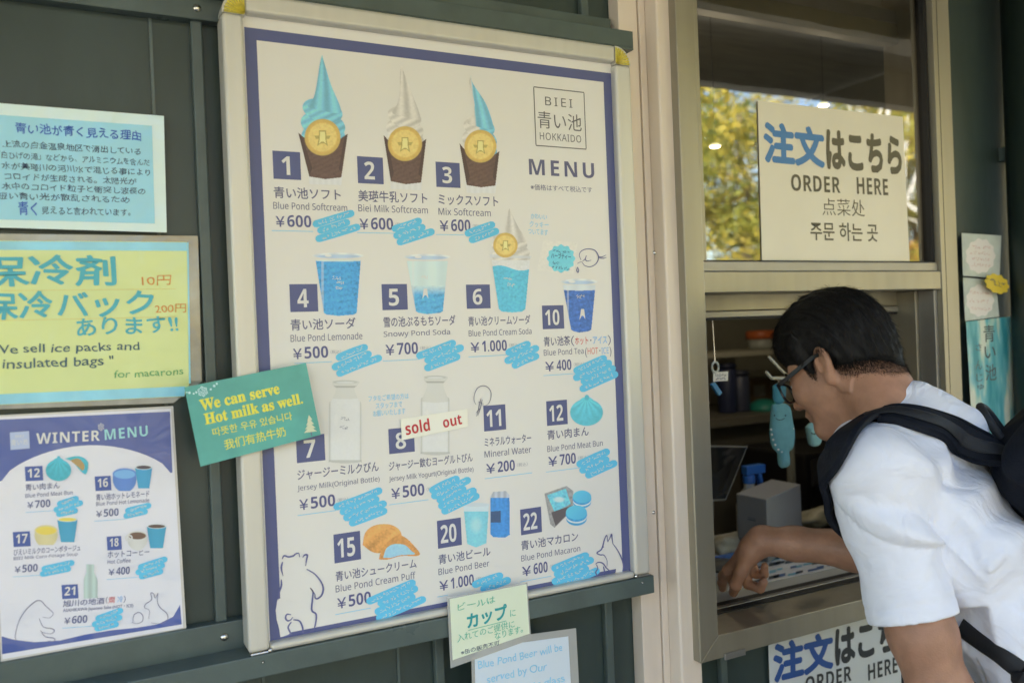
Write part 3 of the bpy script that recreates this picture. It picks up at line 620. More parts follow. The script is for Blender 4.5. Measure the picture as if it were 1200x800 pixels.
u = (pc.X-558)/15; cb_ = pc.pol([(543, 591), (573, 590), (570, 636), (558, 641), (547.5, 637)]); pc.put(cb_, pc.sh((128, 196, 204), -.25*u*u+.06*pc.noise)); pc.put(cb_ & (pc.Y < 599), pr(206, 208, 202), .85); pc.put(pc.ell(558, 591, 15, 2.4, .2), pr(190, 196, 194))
pc.put(pc.ell(558, 615, 6, 8, .9), pr(190, 216, 216), .5)
item('20', (512, 610, 540, 642.8), ('青い池ビール', 514, 661.2, 575), ('Blue Pond Beer', 514, 673.6, 573.5), ('1.000', 515, 692.2, 555.5), (512.6, 699, 525), SR(561, 687, 592, 676, 2, 8.2), pc, 'printed menu item 20 with beer cup and blue can', jph=11.5, enh=8, prh=13)
pm = Pic(636, 566, 698, 625)
bx = pm.pol([(638, 578), (664, 569), (672, 575), (672, 596), (650, 618), (645, 614)]); pm.put(bx, pm.sh((150, 146, 140), .15*pm.noise)); pm.put(pm.pol([(641, 580), (663, 572), (669, 590), (650, 600)]), pm.sh((112, 190, 210), .2*pm.noise)); pm.put(pm.pol([(646, 600), (670, 592), (670, 597), (651, 616)]), pr(92, 84, 84))
pm.put(pm.ell(655, 585, 6, 3, .6), pr(206, 216, 216), .8)
macaron(pm, 682, 582.5, 10.8); macaron(pm, 675.5, 601, 12.3)
item('22', (609.5, 596.8, 634, 627), ('青い池マカロン', 611, 644.8, 677.7), ('Blue Pond Macaron', 611, 657.6, 680), ('600', 612, 675.2, 642), (609.5, 681.5, 646), SR(651, 676, 690, 660, 4, 7.2), pm, 'printed menu item 22 with blue macarons', jph=11.5, enh=7.4, prh=12.8)

# ------------------------------------------------------------------ emblem, title, small writing
LOGO = ink(92, 88, 86, 'emblem_grey_ink')
m = MB(); A, B = P(625.4, 102, Y1), P(628.6, 170.6, Y1); C2 = hx(684.3, A); lw = .0008
for a, b, c, d in ((A[0], C2[0], A[2]-lw, A[2]+lw), (A[0], C2[0], B[2]-lw, B[2]+lw), (A[0]-lw, A[0]+lw, B[2]+lw, A[2]-lw), (C2[0]-lw, C2[0]+lw, B[2]+lw, A[2]-lw)): fr_rect(m, a, b, c, d, Y1, LOGO)
text(m, 'BIEI', (639, 123.4), 670.8, 10, LOGO, Y1, -.004, space=1.35); text(m, '青い池', (630.5, 150), 681.8, 20, LOGO, Y1); text(m, 'HOKKAIDO', (632.8, 163.6), 681.2, 8.6, LOGO, Y1, .004, space=1.1)
m.build('emblem', board)
m = MB(); text(m, 'MENU', (620.3, 204.8), 696.6, 18.5, NAVYT, Y1, .03, space=1.25); text(m, '※価格はすべて税込です', (622, 222.6), 694, 7, NAVYT, Y1, 0); m.build('title', board)
m = MB()
for s, a, y_, b in (('かわいい', 622, 256.5, 641), ('クッキー', 620.5, 266, 643), ('ついてます', 619, 274.5, 642)): text(m, s, (a, y_), (b, y_+1.5), 7, CYANT, Y1, .004, hand=.6)
for s, a, y_, b in (('フタをご希望の方は', 432, 470.5, 479), ('スタッフまで', 440.5, 479, 471.5), ('お願いいたします', 437.5, 488, 475)): text(m, s, (a, y_), b, 7, CYANT, Y1, .004)
m.build('handwriting', board)
# tea bag picture with its scalloped badge
pt = Pic(628, 278, 680, 325)
pt.put(pt.pol([(637, 281), (677, 284), (672, 322), (629, 317)]), pt.sh((212, 205, 190), .04*pt.noise), .8)
ang = np.arctan2(pt.Y-303, pt.X-657.5); rr = np.hypot(pt.X-657.5, pt.Y-303); pt.put(rr < 15.8+.9*np.cos(ang*12), pt.sh((112, 192, 220), .05*pt.noise))
o = pt.build('tea_bag_picture', Y1-.0002, board)
m = MB(); DKB = ink(60, 96, 128, 'dark_teal_ink')
for s, a, y_, b in (('ハーブティー', 646, 302.5, 669),): text(m, s, (a, y_), (b, y_+1.5), 6.2, DKB, Y2-.0002, .02, hand=.5)
scribble(m, (648, 294), (668, 296), 3, Y2-.0002, DKB, 6); scribble(m, (647, 308), (655, 309), 3, Y2-.0002, DKB, 3); scribble(m, (646, 313), (668, 315), 3, Y2-.0002, DKB, 6); m.build('tea_bag_writing', board)

# ------------------------------------------------------------------ line drawings
def drawing(name, strokes, tr, w, mt, y, parent, white=None, dots=()):
    m = MB(); (ox, oy, s) = tr
    if white: poly(m, [(ox+a/s, oy+b/s) for a, b in white], y+.0001, PAPER)
    for st in strokes: stroke(m, [(ox+a/s, oy+b/s) for a, b in st], w, y, mt, taper=True, cap=4)
    for a, b, r in dots: poly(m, [(ox+a/s+r*math.cos(t), oy+b/s+r*math.sin(t)) for t in np.linspace(0, 6.28, 9)[:-1]], y, mt)
    return m.build(name, parent)
DI = ink(92, 92, 130, 'drawing_ink')
drawing('bear_drawing', [[(112, 270), (120, 257), (138, 262), (158, 258), (170, 249), (182, 247), (186, 262)], [(200, 263), (208, 254), (219, 255), (215, 278), (212, 300)], [(113, 285), (108, 310), (115, 342)],
    [(108, 360), (108, 385), (98, 415), (94, 445)], [(217, 315), (250, 335), (275, 365), (287, 395), (280, 425), (262, 440), (252, 436), (250, 420), (232, 395)], [(232, 395), (243, 412), (240, 450), (238, 490), (256, 506), (255, 540), (245, 574), (232, 578)],
    [(148, 508), (132, 507), (126, 522), (135, 534), (148, 530), (156, 520)], [(150, 540), (137, 562), (146, 590), (118, 602)], [(160, 530), (185, 535), (198, 560), (204, 588), (238, 580)]],
    (300, 580, 3.6375), 2.1, DI, Y3, board, [(92, 440), (84, 490), (88, 530), (98, 565), (104, 604), (120, 600), (150, 590), (150, 440)])
drawing('fox_drawing', [[(727, 255), (724, 235), (722, 218), (716, 232), (707, 248)], [(707, 246), (703, 222), (694, 240), (690, 256), (682, 278), (665, 291), (678, 299), (692, 300), (704, 320), (704, 343)], [(727, 255), (745, 280), (760, 310), (768, 340), (765, 365), (755, 385), (738, 382)],
    [(660, 335), (670, 328), (688, 332), (702, 350), (718, 362), (738, 362)], [(663, 337), (668, 352), (660, 368), (672, 384), (692, 394), (722, 388)], [(690, 345), (694, 362), (688, 372)]], (500, 560, 3.332), 1.5, DI, Y3, board,
    [(750, 385), (766, 365), (770, 340), (760, 312), (740, 350), (735, 384)], [(690, 268, .7)])
drawing('bird_drawing', [[(585, 235), (578, 212), (590, 195), (615, 188), (645, 195), (660, 222), (650, 250), (625, 264), (600, 258), (588, 243), (570, 250)], [(660, 220), (675, 222), (692, 214)], [(662, 226), (680, 228), (694, 224)], [(608, 216), (604, 232), (612, 240), (628, 236)], [(602, 232), (592, 240)], [(571, 265), (567, 280), (573, 288), (575, 276), (571, 265)]], (520, 240, 3.6375), 1.1, DI, Y3, board)
drawing('tree_drawing', [[(160, 185), (150, 165), (152, 135), (166, 105), (190, 92), (215, 98), (232, 120), (233, 150), (222, 178), (205, 190), (190, 188)], [(184, 155), (176, 185), (170, 215), (162, 242)], [(190, 160), (184, 190), (176, 218), (168, 240)], [(174, 172), (196, 182)], [(178, 205), (160, 225)]], (520, 430, 4.2125), 1.0, ink(110, 108, 122, 'drawing_grey'), Y3, board)
# glass-side print on the cups: small white marks
m = MB()
for cx, cy, s in ((395, 325, 1), (399, 331, 1), (397, 337, .8), (595, 326, .9), (599, 333, .9), (680, 347, .9), (498, 324, .8), (405, 490, 1), (403, 500, 1)):
    scribble(m, (cx-5*s, cy), (cx+5*s, cy+1), 3.4, Y2-.0003, WHT if cy < 450 else GREYT, 4)
poly(m, [(496.5, 338), (500.5, 338), (502, 350), (499.5, 346), (497.5, 346), (495, 350)], Y2-.0003, WHT); poly(m, [(681, 362), (684.5, 362), (686, 374), (683.5, 370), (681.5, 370), (679, 375)], Y2-.0003, WHT)
m.build('cup_marks', board)
# ================================================================== taped notes
FILM = mat('laminating_film', (.30, .30, .26), .10, coat=1, spec=.6, noise=.25, nscale=14, coatr=.05)
def quadpts(tl, tr, br, bl): return [tl, tr, br, bl]
def sheet(mb, q, y, m, th=.0004):
    pts = [P(a, b, y) for a, b in q]; return prism(mb, pts[::-1] if False else pts, (0, th, 0), m)
def lerp(a, b, t): return (a[0]+(b[0]-a[0])*t, a[1]+(b[1]-a[1])*t)
def lam(name, color, rough=.35, **k): return mat(name, color, rough, coat=.8, coatr=.08, **k)
YN = .036
# ---- pale blue handwritten note
n = empty('paper_note', P(90, 270, YN), 'laminated pale blue handwritten note above the yellow one', 'note', 'laminated notes on the siding')
m = MB(); sheet(m, [(-160, 108.5), (192, 136), (195.5, 272.5), (-160, 262)], YN, lam('laminate_white_edge', pr(196, 212, 216)))
m.build('sheet', n)
m = MB(); sheet(m, [(-150, 124), (178, 147.5), (181.5, 262), (-150, 253)], YN-.0006, lam('pale_blue_paper', pr(134, 190, 210), noise=.04, nscale=9)); m.build('card', n)
INKB, INKK = ink(44, 84, 164, 'blue_felt_pen'), ink(48, 66, 92, 'black_felt_pen'); m = MB(); yt = YN-.001
for s, a, y_, b, h, mt, bo in (('青い池が青く見える理由', 18, 156.5, 165.5, 14, INKB, .012), ('上流の白金温泉地区で湧出している', 3, 172.8, 165, 9.5, INKK, .006), ('「白ひげの滝」などから、アルミニウムを含んだ', -3, 186, 175.5, 9.5, INKK, .004), ('水が美瑛川の河川水で混じる事により', 2, 198.7, 176, 9.5, INKK, .006),
        ('コロイドが生成される。太陽光が', 5.6, 211, 160.5, 9.5, INKK, .006), ('水中のコロイド粒子と衝突し波長の', 2, 222.5, 170.6, 9.5, INKK, .006), ('短い青い光が散乱されるため', -4, 233.5, 152, 9.5, INKK, .006)):
    text(m, s, (a, y_), b, h, mt, yt, bo, hand=.95)
text(m, '青く', (22, 252), 44, 16, INKB, yt, .014, hand=.7); text(m, '見えると言われています。', (49, 251), 153, 9.5, INKK, yt, .006, hand=.9); m.build('handwriting', n)
# ---- yellow ice pack note
n = empty('paper_note', P(100, 470, YN), 'laminated yellow note with teal marker lettering about ice packs', 'note', 'laminated notes on the siding')
m = MB(); sheet(m, [(-160, 272), (232, 276.5), (236.5, 447), (203, 472), (-160, 485)], YN+.001, FILM); m.build('laminate', n)
m = MB(); sheet(m, [(-150, 281), (219, 283.5), (222, 449), (216, 464.5), (-150, 481)], YN-.0004, lam('yellow_paper', pr(194, 202, 132), noise=.04, nscale=6)); m.build('card', n)
BLUS = lam('blue_tape_strip', pr(128, 190, 222), noise=.12, nscale=20); m = MB()
for q in ([(-150, 281.5), (218.8, 284), (219, 294), (-150, 292)], [(-150, 468), (217, 452.5), (216.2, 464), (-150, 480.5)], [(219.1, 284), (221, 284), (223.5, 449), (221.5, 449.5)]): poly(m, q, YN-.0009, BLUS)
m.build('border_strip', n)
TEAL, ORG, DG, GRN = ink(72, 160, 168, 'teal_marker'), ink(196, 128, 58, 'orange_pen'), ink(58, 88, 96, 'dark_marker'), ink(84, 150, 92, 'green_pen'); m = MB(); yt = YN-.0013
text(m, '保冷剤', (-22, 337), (136, 334.5), 38, TEAL, yt, .022, hand=.5); text(m, '保冷バック', (-22, 375), (180.5, 370), 33, TEAL, yt, .022, hand=.5); text(m, 'あります!!', (90.7, 393.5), (209, 389), 21, TEAL, yt, .016, hand=.6)
text(m, '10円', (166.5, 335), (201.5, 334), 12, ORG, yt, 0, hand=.6); text(m, '200円', (182, 367), (218.5, 366), 10.5, ORG, yt, 0, hand=.6)
text(m, '"We sell ice packs and', (-18, 414.5), (163.6, 409.5), 11.5, DG, yt, .006, hand=.6); text(m, 'insulated bags "', (3, 432), (133, 427), 11.5, DG, yt, .006, hand=.6); text(m, 'for macarons', (134, 443), (215, 438.5), 9, GRN, yt, 0, hand=.6)
for a, b in (((0, 340.5), (206, 338.5)), ((0, 375.5), (206, 371))): stroke(m, [a, b], .6, yt+.0002, ink(196, 182, 110, 'pencil_line'), False)
m.build('handwriting', n)
# ---- winter menu
n = empty('paper_note', P(110, 760, YN), 'laminated winter menu with navy heading and rounded white panel', 'note', 'laminated notes on the siding')
m = MB(); sheet(m, [(-14, 487), (203, 475.5), (218.5, 738.5), (1, 777)], YN, lam('laminate_clear_edge', pr(186, 180, 168))); m.build('laminate', n)
WP = lam('winter_menu_paper', pr(206, 202, 206), .3); m = MB(); sheet(m, [(-12, 489), (200.5, 478.5), (215, 735), (3, 772)], YN-.0006, WP); m.build('card', n)
WN = lam('winter_navy_print', pr(62, 80, 140), .3, noise=.06, nscale=10); m = MB()
poly(m, [(-10, 492), (199, 482), (202, 553)]+[(2+198*t+0, 563-37*math.sin(math.pi*min(1, max(0, t)))**.62-(9*t)) for t in np.linspace(1, 0, 22)]+[(-8, 566)], YN-.0009, WN)
m.build('heading_band', n); m = MB()
poly(m, [(2.5, 766), (2, 745), (16, 749), (40, 752), (70, 750), (100, 743), (130, 738), (160, 735), (185, 731), (203, 722), (211, 708), (213, 731)], YN-.0009, WN)
m.build('printed_ground', n)
m = MB(); yt = YN-.0013
text(m, 'WINTER', (42.5, 520), (117, 516), 12.5, WHT, yt, .03, space=1.1); text(m, 'MENU', (123, 515.5), (173.5, 510.5), 12.5, ink(150, 196, 190, 'mint_ink'), yt, .02, space=1.1); text(m, '❄', (115, 503.5), (122, 503), 8, WHT, yt, res=1)
rect_h(m, 11.5, 506.5, 34, 527, yt, ink(170, 178, 196, 'faded_emblem')); text(m, '青い池', (13, 522), (32.5, 520.5), 7, WHT, yt-.0003); text(m, 'BIEI', (18, 512.5), (28, 512), 3, WHT, yt-.0003); m.build('heading', n)
WT = ink(92, 96, 128, 'winter_text_ink'); WNV = ink(72, 88, 142, 'winter_badge_ink')
def witem(num, bd, jp, en, price, strip, pic, h=8, extra=None):
    m = MB(); x0, y0, x1, y1 = bd; poly(m, [(x0, y0+1), (x1, y0), (x1+1, y1-1), (x0+1, y1)], yt, WNV); text(m, num, (x0+3.5, y1-4), (x1-3, y1-5), (y1-y0)*.58, WHT, yt-.0003, .03)
    s, a, y_, b = jp; text(m, s, (a, y_), (b, y_-(b-a)*.075), h, WT, yt, .008)
    s, a, y_, b = en; text(m, s, (a, y_), (b, y_-(b-a)*.075), 5, WT, yt, .004)
    s, a, y_, b = price; text(m, '¥', (a, y_), (a+7, y_-.5), 7.5, WT, yt, 0, base=True); text(m, s, (a+9, y_-.6), (b, y_-(b-a)*.075), 9, WT, yt, .03)
    stroke(m, [(a-2, y_+4.5), (b+9, y_+2)], .5, yt, CYANT, False, cap=2)
    if extra: extra(m)
    o = m.build('menu_item', n)
    mm = MB()
    for i, (a, b, c, d) in enumerate(strip): stroke(mm, [(a, b), (c, d)], 7, yt-.0003-.00005*i, CYAN); scribble(mm, (a+2, b), (c-2, d), 3, yt-.0007, WHT, 7)
    mm.build('marker_note', o)
    if pic: pic.build('dish_picture', yt-.0002, o)
def wpic(x0, y0, x1, y1):
    p = Pic(x0, y0, x1, y1); p.rgb[:] = pr(206, 202, 206); return p
def pcup(p, x0, x1, y0, b0, b1, y1, col, top):
    u = (p.X-(x0+x1)/2)/((x1-x0)/2); p.put(p.pol([(x0, y0+2), (x1, y0+2), (b1, y1), (b0, y1)]), p.sh(col, -.3*u*u)); p.put(p.ell((x0+x1)/2, y0+2, (x1-x0)/2, 3, .1), pr(206, 206, 200)); p.put(p.ell((x0+x1)/2, y0+2.3, (x1-x0)/2-1.5, 2.1, .15), pr(*top))
def pbowl(p, cx, cy, rx, ry, col, top):
    p.put(p.ell(cx, cy+ry*.35, rx, ry, .06) * (p.Y > cy), p.sh(col, -.3*((p.X-cx)/rx)**2)); p.put(p.ell(cx, cy, rx, ry*.42, .08), pr(*col)); p.put(p.ell(cx, cy+.4, rx*.88, ry*.32, .08), pr(*top))
p = wpic(52, 531, 106, 566); bun(p, 68.5, 549.5, 15, 15, (74, 168, 178)); p.put(p.pol([(76, 537), (92, 534), (103, 541), (101, 555), (94, 551), (85, 541)], True), p.sh((74, 168, 178), .1*p.noise)); p.put(p.pol([(82, 539), (92, 537), (99, 545), (97, 551), (92, 547)], True), pr(170, 140, 90))
witem('12', (29, 545.5, 49.7, 563.5), ('青い肉まん', 29.7, 575, 70), ('Blue Pond Meat Bun', 29.7, 583, 85), ('700', 32, 595.5, 59), [(70, 590, 89, 584), (66, 597, 94, 589), (69, 602, 88, 598)], p)
p = wpic(130, 542, 180, 575); pbowl(p, 146, 555, 14, 16, (96, 130, 186), (120, 166, 206)); pcup(p, 158, 178.5, 545, 162, 175, 572, (74, 152, 184), (84, 74, 80))
witem('16', (111, 557, 129.6, 575), ('青い池ホットレモネード', 112.6, 586.5, 175), ('Blue Pond Hot Lemonade', 112.6, 592.6, 175), ('500', 112.6, 605.8, 139), [(150, 598, 174, 592), (148, 604, 170, 599)], p)
p = wpic(39, 602, 93, 638); pbowl(p, 54, 621, 13.5, 15, (204, 190, 140), (222, 192, 84)); pcup(p, 67, 91, 606, 71.5, 87, 635, (72, 150, 176), (224, 196, 90))
witem('17', (15, 622, 35, 640.5), ('びえいミルクのコーンポタージュ', 16, 650.6, 94), ('BIEI Milk Corn Potage Soup', 16, 657, 91), ('500', 17, 671, 44), [(52, 666, 84, 659), (50, 672, 80, 666)], p, 7.5)
p = wpic(144, 611, 197, 645); pbowl(p, 161, 627, 11.5, 13, (200, 196, 186), (110, 84, 70)); p.put(p.ell(151, 630, 4.5, 4, .2)-p.ell(151, 630, 2.8, 2.4, .2) > .4, pr(196, 192, 184)); pcup(p, 172, 195, 614, 176, 191, 642, (70, 150, 176), (92, 74, 66))
witem('18', (125, 627.5, 142, 644.5), ('ホットコーヒー', 126, 653.8, 175), ('Hot Coffee', 126, 660.5, 153), ('400', 127, 674, 152), [(165, 664, 193, 655), (162, 670, 190, 662), (166, 675, 188, 669)], p)
p = wpic(95, 659, 117, 703); p.put(p.pol([(101, 661), (110, 661), (110, 670), (114, 678), (114.5, 700), (98, 701), (98, 679), (101, 671)]), p.sh((170, 184, 172), .25*np.sin(p.X*.7)))
def ex21(m): text(m, '（', (124, 706.8), (126, 706.6), 8, WT, yt); text(m, '燗', (127, 706.4), (134, 706), 7.5, REDI, yt); text(m, '冷', (137.5, 705.6), (144, 705), 7.5, ICEI, yt); text(m, '）', (144.6, 705.6), (147, 705.4), 8, WT, yt)
witem('21', (72, 684, 91, 701.5), ('旭川の地酒', 73.5, 711, 122), ('ASAHIKAWA Japanese Sake (HOT・ICE)', 73.5, 718, 156), ('600', 75, 731, 102), [(115, 724, 141, 715), (111, 731, 140, 723), (114, 736, 136, 731)], p, extra=ex21)
WD = ink(112, 108, 130, 'winter_drawing_ink')
drawing('bear_drawing', [[(45, 683), (42, 668), (52, 630), (70, 600), (92, 579), (102, 573), (114, 574), (124, 585), (139, 599), (147, 609), (136, 620), (118, 618)], [(108, 622), (120, 645), (143, 650), (150, 656), (140, 664), (116, 660)], [(112, 655), (125, 672), (148, 676), (150, 684), (132, 684)]], (0, 460, 2.354), 1.0, WD, yt, n)
drawing('squirrel_drawing', [[(436, 552), (428, 565), (424, 554), (416, 552), (418, 570), (402, 582), (399, 592), (412, 600), (410, 622)], [(436, 552), (434, 575), (442, 592), (460, 608), (462, 625), (445, 636), (418, 634)], [(366, 632), (370, 612), (384, 605), (394, 615), (392, 630), (376, 636), (364, 632)]], (0, 460, 2.354), .9, WD, yt, n)

# ---- green hot milk card over the board's edge
YG = -.020
n = empty('sign_card', P(300, 545, YG), 'tilted teal card with yellow hot milk lettering over the left board edge', 'sign')
GC = mat('teal_card', pr(72, 150, 136), .38, noise=.13, nscale=26, coat=.35, coatr=.12); m = MB()
sheet(m, [(216, 453.6), (358.6, 425), (376, 509), (235, 546.4)], YG, GC); m.build('card', n)
GY, SNOW = ink(214, 204, 70, 'yellow_card_ink'), ink(176, 206, 200, 'snow_ink'); m = MB(); yt = YG-.0004
bs = lambda s: ''.join(chr(0x1D400+ord(c)-65) if 'A' <= c <= 'Z' else chr(0x1D41A+ord(c)-97) if 'a' <= c <= 'z' else c for c in s)
text(m, bs('We can serve'), (236, 481), (328, 460.5), 12.5, GY, yt, .022, base=True); text(m, bs('Hot milk as well.'), (241, 497), (355, 472), 12.5, GY, yt, .022, base=True)
text(m, '따뜻한 우유 있습니다', (250, 511.5), (343, 491.5), 10, GY, yt, .006); text(m, '我们有热牛奶', (264, 527), (335.6, 510.5), 12, GY, yt, .006); m.build('lettering', n)
m = MB()
text(m, '❄', (233, 464), (244, 461.5), 11, SNOW, yt, .01, res=1)
for a, b, r in ((222, 460, 1.6), (227, 461, 1.2), (230, 459.5, 1.4), (247, 456, 1.4), (251, 452, 1.6), (254, 449.5, 1.3), (219, 459.5, 1)): poly(m, [(a+r*math.cos(t), b+r*math.sin(t)) for t in np.linspace(0, 6.28, 8)[:-1]], yt, SNOW)
PALE = ink(196, 196, 160, 'pale_tree_ink')
for k, (w0, yb, yt_) in enumerate(((3, 492.5, 486), (4.6, 497.5, 490), (6.2, 502, 495), (7.6, 506, 499))): poly(m, [(363-w0+k*.3, yb+1), (363+w0+k*.3, yb-1), (362+k*.4, yt_)], yt-.0001*k, PALE)
stroke(m, [(364.4, 505), (365.2, 510)], 1.1, yt, NAVYT, False); m.build('printed_decoration', n)

# ---- sold out slip
YS = -.0024
n = empty('price_slip', P(508, 510, YS), 'narrow white sold out slip taped over menu item 8', 'label')
m = MB(); sheet(m, [(469.5, 490.7), (547.5, 478.7), (548.7, 499.5), (471, 515.7)], YS, lam('slip_paper', pr(220, 212, 192))); m.build('slip', n)
m = MB(); RD = ink(178, 42, 50, 'red_print'); text(m, 'sold', (476, 509.8), (504.3, 504.2), 15, RD, YS-.0004, .02); text(m, 'out', (520, 501.4), (541.8, 496.6), 11.5, RD, YS-.0004, .02); m.build('lettering', n)

# ---- beer cup notes hanging from the ledge
YR = -.021
def film(nm, a=.5):
    if nm in MATS: return MATS[nm]
    m = bpy.data.materials.new(nm); m.use_nodes = True; t = m.node_tree; p = t.nodes['Principled BSDF']; p.inputs['Base Color'].default_value = (.6, .6, .57, 1); p.inputs['Alpha'].default_value = a; p.inputs['Roughness'].default_value = .12; MATS[nm] = m; return m
n = empty('paper_note', P(660, 790, YR), 'white laminated note in blue handwriting below the menu board, partly behind the cream note', 'note', 'beer notes under the menu board')
m = MB(); sheet(m, [(552, 752), (675, 735.5), (684, 900), (556, 925)], YR+.004, film('clear_film', .55)); m.build('laminate', n)
m = MB(); sheet(m, [(556, 760), (666, 745), (674, 892), (560, 915)], YR+.0034, lam('white_note_paper', pr(196, 202, 206))); m.build('card', n)
m = MB(); LB = ink(130, 184, 208, 'light_blue_pen'); yt = YR+.003
text(m, 'Blue Pond Beer will be', (560, 783.6), (659, 761.5), 9.5, LB, yt, .004, hand=.7); text(m, 'served by Our', (570.5, 800), (641, 784), 9.5, LB, yt, .004, hand=.7); text(m, 'plastic glass', (600, 813), (662, 797.5), 9.5, LB, yt, .004, hand=.7); m.build('handwriting', n)
n = empty('paper_note', P(575, 780, YR), 'cream laminated note with green marker about cups, hanging from the ledge', 'note', 'beer notes under the menu board')
m = MB(); sheet(m, [(524, 700.5), (618, 682), (622.5, 748.5), (528, 782.5)], YR, film('clear_film', .55)); m.build('laminate', n)
m = MB(); sheet(m, [(527, 701.5), (617, 684), (620.5, 742), (530.5, 773)], YR-.0006, lam('cream_note_paper', pr(208, 212, 180))); m.build('card', n)
m = MB(); GM, DT = ink(96, 168, 136, 'green_marker'), ink(40, 142, 138, 'deep_teal_marker'); yt = YR-.001
text(m, 'ビールは', (536.5, 715.5), (580.5, 706), 9, GM, yt, .006, hand=.7); text(m, 'カップ', (548.5, 735.5), (594.5, 723.5), 17, DT, yt, .035, hand=.5); text(m, 'に', (598, 722.5), (604.5, 721), 8, GM, yt, .006)
text(m, '入れてのご提供に', (536, 752.5), (603.5, 734.5), 9.5, GM, yt, .006, hand=.6); text(m, 'なります。', (580, 749.5), (613, 740.5), 9, GM, yt, .008, hand=.6); text(m, '※缶の販売不可', (540.5, 767.5), (585.5, 755.5), 6.5, INKK, yt, .004, hand=.6)
stroke(m, [(549, 738), (593, 727)], .8, yt, GM, False); m.build('handwriting', n)

# ---- order here signs
PB, PK = ink(62, 112, 176, 'sign_blue_ink'), ink(84, 80, 62, 'sign_dark_ink')
def order_sign(q, y, label, T, mt, pb, pk, grp='order here signs'):
    n = empty('order_sign', P(*lerp(q[3], q[2], .5), y), label, 'sign', grp)
    m = MB(); sheet(m, q, y, mt); m.build('sheet', n)
    m = MB()
    for s, a, b, h, mm, bo, sp in T: text(m, s, a, b, h, pb if mm else pk, y-.0005, bo, space=sp)
    m.build('lettering', n); return n
order_sign([(888, 118), (1058, 137), (1066, 306), (893, 305.5)], -.0062, 'cream order here sign on the upper window glass',
    [('注文', (897, 189), (965.5, 195.5), 45, 1, .045, 1), ('はこちら', (970, 196), (1056.5, 203), 43, 0, .045, 1), ('ORDER', (927.5, 223.5), (985, 226.5), 19.5, 0, .018, 1.05), ('HERE', (1004.5, 227.2), (1041, 229), 19.5, 0, .018, 1.05),
     ('点菜处', (964, 252), (1013.6, 254), 20, 0, -.006, 1), ('주문 하는 곳', (950, 281.5), (1029, 283.5), 22, 0, .012, 1)],
    mat('sign_paper', (.70, .66, .54), .4, noise=.03, nscale=8), mat('sign_blue', (.06, .20, .45), .5), mat('sign_black_reflection_tint', (.10, .088, .055), .5))  # black lettering: the trees' reflection is put into its brown colour
order_sign([(900.5, 755.5), (1110, 695), (1114, 850), (906, 925)], .024, 'white order here sign on the siding under the window sill',
    [('注文', (908, 798.5), (975.5, 781), 43, 1, .045, 1), ('はこちら', (980, 778), (1072, 753), 40, 0, .045, 1), ('ORDER', (944, 812), (998, 797), 19, 0, .018, 1.05), ('HERE', (1017.5, 797), (1052, 787), 19, 0, .018, 1.05)],
    mat('white_sign_paper', (.62, .65, .66), .45, coat=.3), mat('sign_blue2', (.02, .08, .30), .5), mat('sign_black', (.025, .03, .035), .5))

# ---- small cards at the right of the window
yk = .012
CARD = mat('pale_aqua_card', (.50, .55, .50), .5, noise=.10, nscale=40); CLD = mat('cloud_white', (.72, .68, .64), .5); PINKT = mat('pink_print', (.62, .42, .38), .5)
def cloud(m, cx, cy, rx, ry, y):
    poly(m, [(cx+rx*(1+.05*math.cos(11*t))*math.cos(t), cy+ry*(1+.05*math.cos(11*t))*math.sin(t)) for t in np.linspace(0, 2*math.pi, 67)[:-1]], y, CLD)
for q, c, lab, rows in (([(1127, 273), (1173.5, 276), (1171.5, 326), (1128.5, 323)], (1149, 300, 17, 20), 'small pale card with white cloud shape, upper of the two by the window', ((1139, 289), (1137, 296), (1137, 303), (1139, 310))),
                        ([(1128.5, 325), (1167, 328.5), (1171, 371), (1131, 376)], (1148.5, 352, 16, 18.5), 'small pale card with white cloud shape, lower one behind the yellow tag', ((1137, 342), (1136, 352), (1138, 361)))):
    n = empty('notice_card', P(*lerp(q[3], q[2], .5), yk), lab, 'card', 'cloud cards beside the window')
    m = MB(); sheet(m, q, yk, CARD); m.build('card', n)
    m = MB(); cloud(m, *c, yk-.0004); m.build('printed_cloud', n)
    m = MB()
    for a, b in rows: scribble(m, (a, b), (a+23, b+1.3), 3.0, yk-.0008, PINKT, 6)
    m.build('fine_print', n)
n = empty('flower_tag', P(1168, 332, -.005), 'yellow scalloped tag on a thin wire beside the cloud cards', 'tag')
m = MB(); pts = [P(1168.5+13.6*(1+.07*math.cos(10*t))*math.cos(t), 332.5+11*(1+.07*math.cos(10*t))*math.sin(t)+.25*13*math.cos(t), -.005) for t in np.linspace(0, 2*math.pi, 61)[:-1]]
prism(m, pts, (0, .0015, 0), mat('yellow_tag', (.62, .46, .04), .45)); m.build('tag_plate', n)
m = MB(); scribble(m, (1160, 328), (1178, 335), 6, -.0056, INKK, 4); m.build('lettering', n)
m = MB(); tube(m, [P(1129, 324.5, .006), P(1145, 324.5, -.004), P(1158, 327, -.0045)], .0009, DARKGAP, 6); m.build('wire', n)
n = empty('poster_sheet', P(1165, 480, yk), 'aqua watercolour poster with grey vertical lettering right of the window', 'poster')
AQ = mat('watercolour_aqua', (.20, .42, .45), .4, coat=.5); t = AQ.node_tree
nz = t.nodes.new('ShaderNodeTexNoise'); nz.inputs['Scale'].default_value = 14; nz.inputs['Detail'].default_value = 3; mp = t.nodes.new('ShaderNodeMapping'); mp.inputs['Scale'].default_value = (2.0, 1, .45); tc = t.nodes.new('ShaderNodeTexCoord')
